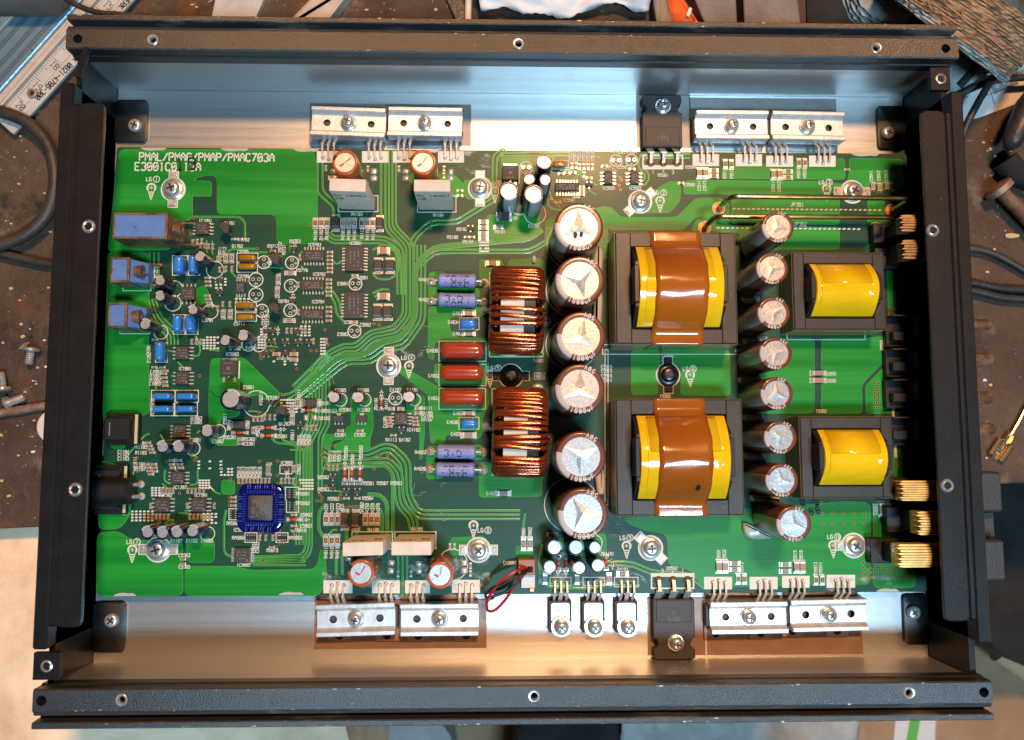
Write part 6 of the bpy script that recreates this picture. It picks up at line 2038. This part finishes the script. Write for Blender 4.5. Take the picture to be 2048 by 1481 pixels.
text(mk, "WERK.TEL", x, y, mm(11.5, zr), th + 180, .5, 0, zr + .03, zr + .06, squeeze=.72)
a, b = inv(*along(-30, 42), zr), inv(*along(420, 42), zr)
mk.ribbon([a, b], .12, zr + .03, zr + .06)
obj("scale_marks", mk.mesh("scale_marks", ["marker"], smooth=0), ru, kind="stuff")
mb = MB()
x, y = inv(65, 188, zr)
mb.lathe([(2.4, zr), (2.2, zr + .8), (1.5, zr + 1.0), (1.1, zr + .6), (1.0, zr + .1)], 18, x, y, cap=False)
mb.lathe([(1.0, zr + .15)], 12, x, y, m=1)
obj("rivet", mb.mesh("rivet", ["rust", "dark"]), ru)
zc = ZB + 7
slab("cream_strip", band(-14, 6, -60, 420, zc), zc - 5, zc, "cream", "cream edged strip lying between the ruler and the blue profile", "strip", c=.6)
zp_ = ZB + 9
pr = slab("aluminium_profile", band(-92, -16, -140, 460, zp_), zp_ - 8, zp_, "profile", "bluish slotted aluminium profile crossing the upper left corner", "profile", c=.5)
sl = MB()
for o in (-33, -52, -76):
    for i in range(-20, 110):
        a, b = inv(*along(i * 4.2, o - 2.6), zp_), inv(*along(i * 4.2 + 1.4, o + 2.6), zp_)
        sl.ribbon([a, b], .34, zp_ + .02, zp_ + .05)
    a, b = inv(*along(-140, o + 5), zp_), inv(*along(460, o + 5), zp_)
    sl.ribbon([a, b], .28, zp_ + .02, zp_ + .05)
obj("slot_marks", sl.mesh("slot_marks", ["marker"], smooth=0), pr, kind="stuff")
zo = ZB + 5
o = slab("wooden_rule", band(-150, -96, -140, 460, zo), zo - 4, zo, "cream", "pale wooden rule along the top left edge of the photo", "ruler", c=.5)
mk = MB()
for i in range(-30, 60):
    a, b = inv(*along(i * 6, -122), zo), inv(*along(i * 6, -122 + (18 if i % 5 == 0 else 11)), zo)
    mk.ribbon([a, b], .24, zo + .02, zo + .05)
obj("scale_marks", mk.mesh("scale_marks", ["marker"], smooth=0), o, kind="stuff")


def cable(pts, r, m_, label, cat="cable", group=None, z=None):
    mb = MB()
    P = [(*inv(a, b, h), h) for a, b, h in pts]
    mb.tube(rline(P, 22, 7), r, 12)
    return ground("cable", mb.mesh("cable", [m_], smooth=60), label, cat, group=group)


h0 = ZB
cable([(-60, 212, h0 + 7), (0, 222, h0 + 7), (60, 245, h0 + 7), (100, 290, h0 + 7), (114, 360, h0 + 7), (100, 425, h0 + 6), (60, 468, h0 + 6), (0, 492, h0 + 6), (-60, 505, h0 + 6)], 2.9, "rubber", "thick black cable looping in from the left edge")
cable([(-40, 500, h0 + 3), (30, 514, h0 + 3), (90, 528, h0 + 3), (180, 536, h0 + 3)], 2.0, "rubber", "thin black cable running under the left end plate")
cable([(120, -10, h0 + 16), (150, 10, h0 + 16), (190, 26, h0 + 15), (300, 34, h0 + 12)], 1.3, "hand", "thin grey cable above the ruler at the top left")
cable([(938, -40, h0 + 4), (936, 20, h0 + 4), (935, 120, h0 + 4)], 1.6, "cerw", "short white cable beside the crumpled bag")
mb = MB()
for i, (px, py, r) in enumerate(((20, -20, 16), (70, -8, 15), (120, -14, 11), (0, 0, 15))):
    pass
x, y = inv(40, -8, h0 + 12)
loft(mb, 62, 24, [(h0 + 8, 3), (h0 + 12, 0), (h0 + 22, 1), (h0 + 27, 5), (h0 + 29, 11)], 10, cx=x - 8, cy=y + 2)
ground("dark_cushion", mb.mesh("dark_cushion", ["slate"], smooth=80), "dark grey rounded pad at the top left corner", "pad")
# loose screws and rod on the left
def loose(px, py, ang, l, r, label, m_="steel", hr=1.9, hh=1.6, name="loose_screw", cat="screw", group="loose screws on the bench", thread=True, z=None):
    mb = MB()
    k = len(mb.v)
    mb.lathe([(r * hr * .6, -hh), (r * hr, -hh * .7), (r * hr, 0), (r * .9, 0)], 16, cap=False)
    mb.lathe([(r * hr * .6, -hh)], 16)
    n = int(l / .9)
    prof = []
    for i in range(n):
        prof += [(r, i * .9), (r * (.84 if thread else 1), i * .9 + .45)]
    mb.lathe(prof + [(r * .7, n * .9)], 14)
    xf(mb, k, ROTY)
    x, y = inv(px, py, h0 + r * hr)
    o = ground(name, mb.mesh(name, [m_], smooth=30), label, cat, group=group)
    o.location = Vector((x, y, h0 + r * hr)) * U
    o.rotation_euler = (0, 0, R_(ang))
    return o


loose(62, 702, -97, 6.5, 1.9, "loose bright screw lying alone near the left end plate")
loose(6, 776, 100, 8, 1.7, "loose screw with a dark washer head at the left edge of the photo", hr=2.0)
loose(18, 806, 22, 7.5, 1.9, "loose screw just above the iron rod", hr=1.6)
mb = MB()
mb.prism(rnd(ppl([(36, 698), (50, 686), (60, 684), (48, 700)], h0 + 1)[::-1], .5), h0 + .1, h0 + 1)
ground("metal_sliver", mb.mesh("metal_sliver", ["steel"], smooth=0), "thin bent metal sliver beside the lone loose screw", "scrap")
mb = MB()
P = [(*inv(a, b, h0 + 2), h0 + 2) for a, b in ((-80, 838), (0, 827), (80, 814), (200, 794))]
mb.tube(P, 2.0, 10)
ground("iron_rod", mb.mesh("iron_rod", ["rust"], smooth=60), "brownish iron rod lying across the bench at the left", "rod")
mb = MB()
x, y = inv(106, 853, h0 + 3)
mb.lathe([(7.6, h0), (7.6, h0 + 2.4), (7.0, h0 + 3), (2, h0 + 3.1)], 28, x, y)
ground("pale_disc", mb.mesh("pale_disc", ["cerw"]), "pale grey disc half hidden under the left end plate", "disc")
# along the top edge
slab("pale_board", [(436, -30), (540, -30), (500, 60), (418, 60)], h0 + .2, h0 + 3, "ruler", "pale grey speckled board sticking out behind the far rail", "board", c=.3)
slab("grey_bar", [(645, -30), (708, -30), (640, 60), (560, 60)], h0 + .2, h0 + 8, "cream", "pale square bar behind the far rail, right of the board", "bar", c=1.2)
slab("dark_strip", [(880, -30), (905, -30), (960, 60), (920, 60)], h0 + .2, h0 + 2, "hand", "black flat strip next to the white cable", "strip", c=.3)
slab("wood_stick", [(1303, -30), (1325, -30), (1352, 60), (1316, 60)], h0 + .2, h0 + 9, "wood", "rough brown wooden stick behind the far rail", "stick", c=.8)
slab("orange_sponge", [(1328, -30), (1352, -30), (1402, 50), (1348, 50)], h0 + .2, h0 + 10, "osp", "bright orange foam piece between the stick and the slates", "sponge", c=1.5, r=3)
slab("white_clip", [(1379, 14), (1385, 17), (1379, 34), (1372, 31)], h0 + 10, h0 + 11.5, "conw", "small white tag on the orange foam piece", "tag", c=.2)
slab("grey_slate", [(1374, -40), (1470, -40), (1476, 80), (1424, 80)], h0 + .2, h0 + 12, "slate", "grey brown slab right of the orange foam", "slab", c=.5)
slab("grey_slate", [(1486, -40), (1590, -40), (1606, 80), (1490, 80)], h0 + .2, h0 + 12, "slate", "second grey brown slab, next to the black gap", "slab", c=.5)
slab("dark_gap_sheet", [(1612, -60), (1760, -60), (1790, 120), (1616, 100)], h0 + .2, h0 + 1.5, "dcloth", "black sheet standing for the dark gap behind the right part of the far rail", "mat", c=.4)  # near-black sheet puts the darkness of the gap into colour
# crumpled bag
def crumple(name, pts, z0, hmax, m_, label, cat, nx=40, ny=14, seed=1, amp=1.):
    """a folded sheet: corner points in survey pixels, left to right then back"""
    (ax, ay), (bx, by), (cx, cy), (dx, dy) = pts
    rnds = random.Random(seed)
    ph = [(rnds.uniform(2, 9), rnds.uniform(-6, 6), rnds.uniform(0, 6), rnds.uniform(.3, 1)) for _ in range(9)]
    vs, fs = [], []
    for j in range(ny + 1):
        v = j / ny
        for i in range(nx + 1):
            u = i / nx
            px = (ax * (1 - u) + bx * u) * (1 - v) + (dx * (1 - u) + cx * u) * v
            py = (ay * (1 - u) + by * u) * (1 - v) + (dy * (1 - u) + cy * u) * v
            py += v * v * 16 * amp * (math.sin(u * 9 + seed) * .6 + math.sin(u * 23.3 + 2) * .3 * math.sin(u * 5) + rnds.uniform(-.12, .12))
            f = sum(w * (1 - abs(((a * u + b * v + p) % 2) - 1) * 2) for a, b, p, w in ph) / 4
            z = z0 + hmax * (.5 + .5 * f) * (1 - .55 * v * v)
            x, y = inv(px, py, z0 + hmax * .5)
            vs.append((x, y, max(z0 + .2, z)))
    for j in range(ny):
        for i in range(nx):
            k = j * (nx + 1) + i
            fs.append((k, k + 1, k + nx + 2, k + nx + 1))
    mb = MB()
    mb.add(vs, fs)
    o = ground(name, mb.mesh(name, [m_], smooth=55), label, cat)
    md = o.modifiers.new("thick", 'SOLIDIFY')
    md.thickness = .4 * U
    return o


crumple("plastic_bag", ((945, -70), (1310, -70), (1302, 8), (962, 18)), h0 + 2, 17, "pbag", "crumpled white plastic bag behind the middle of the far rail", "bag", seed=4)
# buffing wheel
ax = Vector((.50, .62, .60)).normalized()
q = ax.to_track_quat('Z', 'Y').to_matrix()
bw = bpy.data.objects.new("buffing_wheel", None)
COL.objects.link(bw)
x, y = inv(1985, -32, 24)
bw.location = (x * U, y * U, (h0 + 2) * U)
tag(bw, "brown layered cloth buffing wheel at the top right corner", "buffing wheel")
ctr = Vector((0, 0, 22))
for i in range(23):
    mb = MB()
    n = 120
    off = -11 + i * 1.0
    R0 = 36 + random.uniform(-.5, .5) - (1.0 if i in (0, 22) else 0)
    vs = []
    for s in (-.44, .44):
        for k in range(n):
            t = 2 * math.pi * k / n
            rr = R0 + random.uniform(-.55, .55) * (1.6 if i < 3 else 1)
            vs.append(tuple(ctr + q @ Vector((rr * c_(t), rr * s_(t), off + s + .25 * math.sin(t * 9 + i)))))
    fs = [tuple(range(n - 1, -1, -1)), tuple(range(n, 2 * n))] + [(k, (k + 1) % n, n + (k + 1) % n, n + k) for k in range(n)]
    mb.add(vs, fs)
    obj("cloth_layer", mb.mesh("cloth_layer", ["fray" if i < 3 else "buff"], smooth=0), bw)
mb = MB()
for (ra, rb, o0, o1, m_) in ((0, 27, 11.5, 14, 0), (0, 19, 14, 20, 1)):
    n = 40
    vs = [tuple(ctr + q @ Vector((rb * c_(2 * math.pi * k / n), rb * s_(2 * math.pi * k / n), o))) for o in (o0, o1) for k in range(n)]
    mb.add(vs, [(k, (k + 1) % n, n + (k + 1) % n, n + k) for k in range(n)] + [tuple(range(n, 2 * n))], m_)
obj("flange", mb.mesh("flange", ["teal", "rust"], smooth=30), bw)
mb = MB()
x, y = inv(1775, -16, h0 + 10)
n = 60
for i in range(5):
    k0 = len(mb.v)
    mb.lathe([(17 - i * .6 + random.uniform(-.4, .4), i * 2.2), (17.4 - i * .6, i * 2.2 + 1.4), (15 - i, i * 2.2 + 2.1)], n)
for i in range(len(mb.v)):
    v = Vector(mb.v[i])
    r = 1 + .035 * random.uniform(-1, 1)
    mb.v[i] = (v.x * r + x, v.y * r + y, v.z + h0 + .3)
ground("felt_pad", mb.mesh("felt_pad", ["fray"], smooth=0), "fluffy blue grey felt pad left of the buffing wheel", "felt pad")
mb = MB()
x, y = inv(1945, 122, h0 + 6)
mb.lathe([(14, h0), (14.5, h0 + 3), (13, h0 + 6), (4, h0 + 7)], 40, x - 8, y - 1)
ground("felt_pad", mb.mesh("felt_pad", ["fray"], smooth=0), "small grey felt disc below the buffing wheel", "felt pad")
# printed sheet
zs = h0 + .6
pa = slab("instruction_sheet", [(1905, 250), (1935, 110), (2140, 60), (2160, 160), (1960, 235)], h0 + .2, zs, "paper", "white printed sheet with small diagrams, under the cables at the right", "paper", c=0, r=.2)
ik = MB()


def pl(pts, w=1.4):
    ik.ribbon(ppl(pts, zs), mm(w, zs), zs + .03, zs + .06)


pl([(1958, 112), (1990, 212)]); pl([(2006, 108), (2036, 168)]); pl([(1958, 148), (2022, 142)]); pl([(1966, 194), (2036, 168)]); pl([(1968, 196), (1976, 186)])
for r in (14, 3.2):
    pl([(1988 + r * c_(k * .33), 133 + r * s_(k * .33)) for k in range(15 if r > 5 else 20)], 1.2)
pl([(1986, 128), (2002, 124)]); pl([(1990, 136), (2003, 132)]); pl([(1998, 124), (1998, 114)]); pl([(1975, 138), (1972, 150)]); pl([(1945, 150), (1952, 142)]); pl([(1940, 170), (1950, 160)]); pl([(1935, 196), (1928, 188)])
obj("printed_diagram", ik.mesh("printed_diagram", ["pink"], smooth=0), pa, kind="stuff")
ik = MB()
q_ = ppl([(1978, 168), (2020, 148), (2036, 168), (1988, 190)], zs)
ik.prism(q_ if area(q_) > 0 else q_[::-1], zs + .02, zs + .05)
obj("grey_panel", ik.mesh("grey_panel", ["pgrey"], smooth=0), pa)
ik = MB()
for t, px, py in (("m", 1996, 173), ("S", 2012, 166)):
    x, y = inv(px, py, zs)
    text(ik, t, x, y, mm(12, zs), 250, .35, 0, zs + .06, zs + .09)
obj("panel_letters", ik.mesh("panel_letters", ["paper"], smooth=0), pa, kind="stuff")
# cables at the right
cable([(2100, 90, h0 + 14), (2048, 102, h0 + 14), (2005, 130, h0 + 14), (1970, 180, h0 + 14), (1940, 235, h0 + 12), (1924, 270, h0 + 9), (1915, 330, h0 + 5)], 1.7, "hand", "black cable arching down over the printed sheet")
cable([(2110, 152, h0 + 8), (2048, 155, h0 + 8), (1990, 160, h0 + 8), (1940, 178, h0 + 7), (1900, 200, h0 + 5)], 1.7, "hand", "black cable crossing the printed sheet sideways")
cable([(2110, 62, h0 + 8), (2048, 82, h0 + 8), (2000, 95, h0 + 7), (1960, 125, h0 + 6), (1915, 175, h0 + 5)], 2.3, "hand", "thicker black cable below the buffing wheel")
cable([(1880, 500, h0 + 3), (1950, 497, h0 + 3), (1990, 508, h0 + 3), (2048, 540, h0 + 3), (2110, 580, h0 + 3)], 1.7, "rubber", "black cable below the rusty bolt")
cable([(1880, 560, h0 + 3), (1950, 566, h0 + 3), (2000, 578, h0 + 3), (2110, 582, h0 + 3)], 1.8, "hand", "upper one of the two black cables side by side at the right")
cable([(1880, 572, h0 + 3), (1950, 582, h0 + 3), (2000, 596, h0 + 3), (2110, 604, h0 + 3)], 1.9, "hand", "lower one of the two black cables side by side at the right")
mb = MB()
P = [(*inv(a, b, h0 + 14), h0 + 14) for a, b in ((2100, 170), (2060, 215), (2040, 250), (2024, 284), (2016, 296))]
mb.tube(P, [7, 6.5, 5.4, 4.4, 2.2], 16)
ground("tool_handle", mb.mesh("tool_handle", ["hand"], smooth=60), "black rounded tool handle at the right edge", "tool")
mb = MB()
P = [(*inv(a, b, h0 + 5), h0 + 5) for a, b in ((2010, 322), (2030, 345), (2120, 380))]
mb.tube(P, 6, 12)
ground("tool_handle", mb.mesh("tool_handle", ["dcloth"], smooth=60), "dark grip lying between the tool handle and the bolt", "tool")
loose(2003, 384, -48, 40, 3.3, "large rusty bolt with a domed head at the right edge", "rust", 2.0, 4, "rusty_bolt", "bolt", None)
slab("wood_chip", [(2011, 468), (2022, 466), (2040, 469), (2040, 474), (2024, 477), (2012, 475)], h0 + .1, h0 + 1.5, "chip", "small tan chip on the rusty bench below the bolt", "chip", c=.4, r=1)
# crimp terminal
mb = MB()
mb.box(-4.2, 4.2, -3.6, 3.6, 0, .5)
for s in (-1, 1):
    mb.tube([(-4.2, s * 2.9, 1.5), (4.2, s * 2.9, 1.5)], 1.4, 10)
mb.box(-1.2, 1.0, -1.4, 1.4, .5, 1.3, 0, .3)
mb.box(4.2, 10.5, -1.6, 1.6, .1, .6)
for s in (-1, 1):
    mb.box(5.2, 9.6, min(s * 1.5, s * 2.1), max(s * 1.5, s * 2.1), .1, 2.6, 0, .2)
mb.tube([(9, 0, 1.6), (16, .5, 1.8), (26, 1.5, 1.8)], .8, 8)
x, y = inv(2002, 902, h0 + 2)
o = ground("crimp_terminal", mb.mesh("crimp_terminal", ["gold2"], smooth=35), "brass push-on crimp terminal at the right edge", "terminal")
o.location = Vector((x, y, h0 + .1)) * U
o.rotation_euler = (0, 0, R_(54))
o.data.materials[0] = mat("pale_brass", (.72, .58, .36), .3, 1., col2=(.55, .42, .25), vs=30)
# lower surroundings, far below the bench
def low(name, pts, z, dz, m_, label, cat, c=8, r=20):
    mb = MB()
    q = ppl(pts, z)
    mb.prism(rnd(q if area(q) > 0 else q[::-1], r), max(z - dz, ZF + .2), z, 0, c=c)
    return ground(name, mb.mesh(name, [m_], smooth=50), label, cat)


low("cardboard_box", [(1730, 1300), (2400, 1180), (2400, 1900), (1640, 1900)], -250, 380, "box", "brown cardboard box on the floor at the lower right", "box", 2, 4)
mb = MB()
q_ = ppl([(1792, 1432), (1872, 1440), (1850, 1900), (1750, 1900)], -249)
mb.prism(q_ if area(q_) > 0 else q_[::-1], -249.9, -249.2)
lb = ground("box_label", mb.mesh("box_label", ["paper"], smooth=0), "white strip label with a green stripe on the cardboard box", "label")
mb = MB()
q_ = ppl([(1822, 1432), (1842, 1434), (1820, 1560), (1798, 1560)], -248.9)
mb.prism(q_ if area(q_) > 0 else q_[::-1], -249.1, -248.9)
obj("green_band", mb.mesh("green_band", ["green"], smooth=0), lb)
mb = MB()
P = [(*inv(a, b, -230), -230) for a, b in ((1995, 1305), (2060, 1350), (2200, 1440))]
mb.tube(P, 7, 10)
ground("wooden_stick", mb.mesh("wooden_stick", ["chip"], smooth=60), "pale wooden stick resting over the cardboard box", "stick")
crumple("grey_cloth", ((1240, 1420), (1720, 1400), (1700, 1700), (1250, 1700)), -260, 40, "cloth", "pale grey cloth hanging below the near rail", "cloth", seed=8, amp=.2)
low("dark_bag", [(1955, 968), (2400, 930), (2400, 1330), (2060, 1350), (1960, 1260)], -160, 300, "dcloth", "black bag in the shade right of the amplifier", "bag", 14, 30)
low("dark_cloth", [(1040, 1420), (1270, 1430), (1250, 1900), (1000, 1900)], -240, 120, "dcloth", "black cloth below the middle of the near rail", "cloth", 14, 30)
low("dark_cloth", [(1640, 1440), (1775, 1430), (1745, 1900), (1600, 1900)], -262, 120, "dcloth", "black cloth between the grey cloth and the cardboard box", "cloth", 14, 30)
M["beige"] = mat("raised_floor_beige", (.62, .42, .27), .95, col2=(.90, .68, .48), vs=2.2, lo=.36, hi=.58, det=8, bump=.6, bs=18)
low("raised_floor_patch", [(-500, 1020), (440, 1020), (700, 1430), (730, 2000), (-500, 2000)], -37, 120, "beige", "raised stand-in for the pale mottled beige floor at the lower left", "flooring", 4, 30)  # added stand-in for the floor, raised clear of the bench's shadow
low("brown_mat", [(430, 1410), (1050, 1410), (1050, 2000), (420, 2000)], -318, 60, "box", "brown mat on the floor below the near rail", "mat", 6, 30)
low("pale_bundle", [(740, 1440), (900, 1440), (930, 1700), (720, 1700)], -270, 90, "cloth", "pale bundle among dark folds below the near rail", "bundle", 14, 30)
low("dark_bundle", [(690, 1430), (760, 1440), (780, 1700), (660, 1700)], -280, 90, "dcloth", "dark fold left of the pale bundle", "bundle", 14, 30)
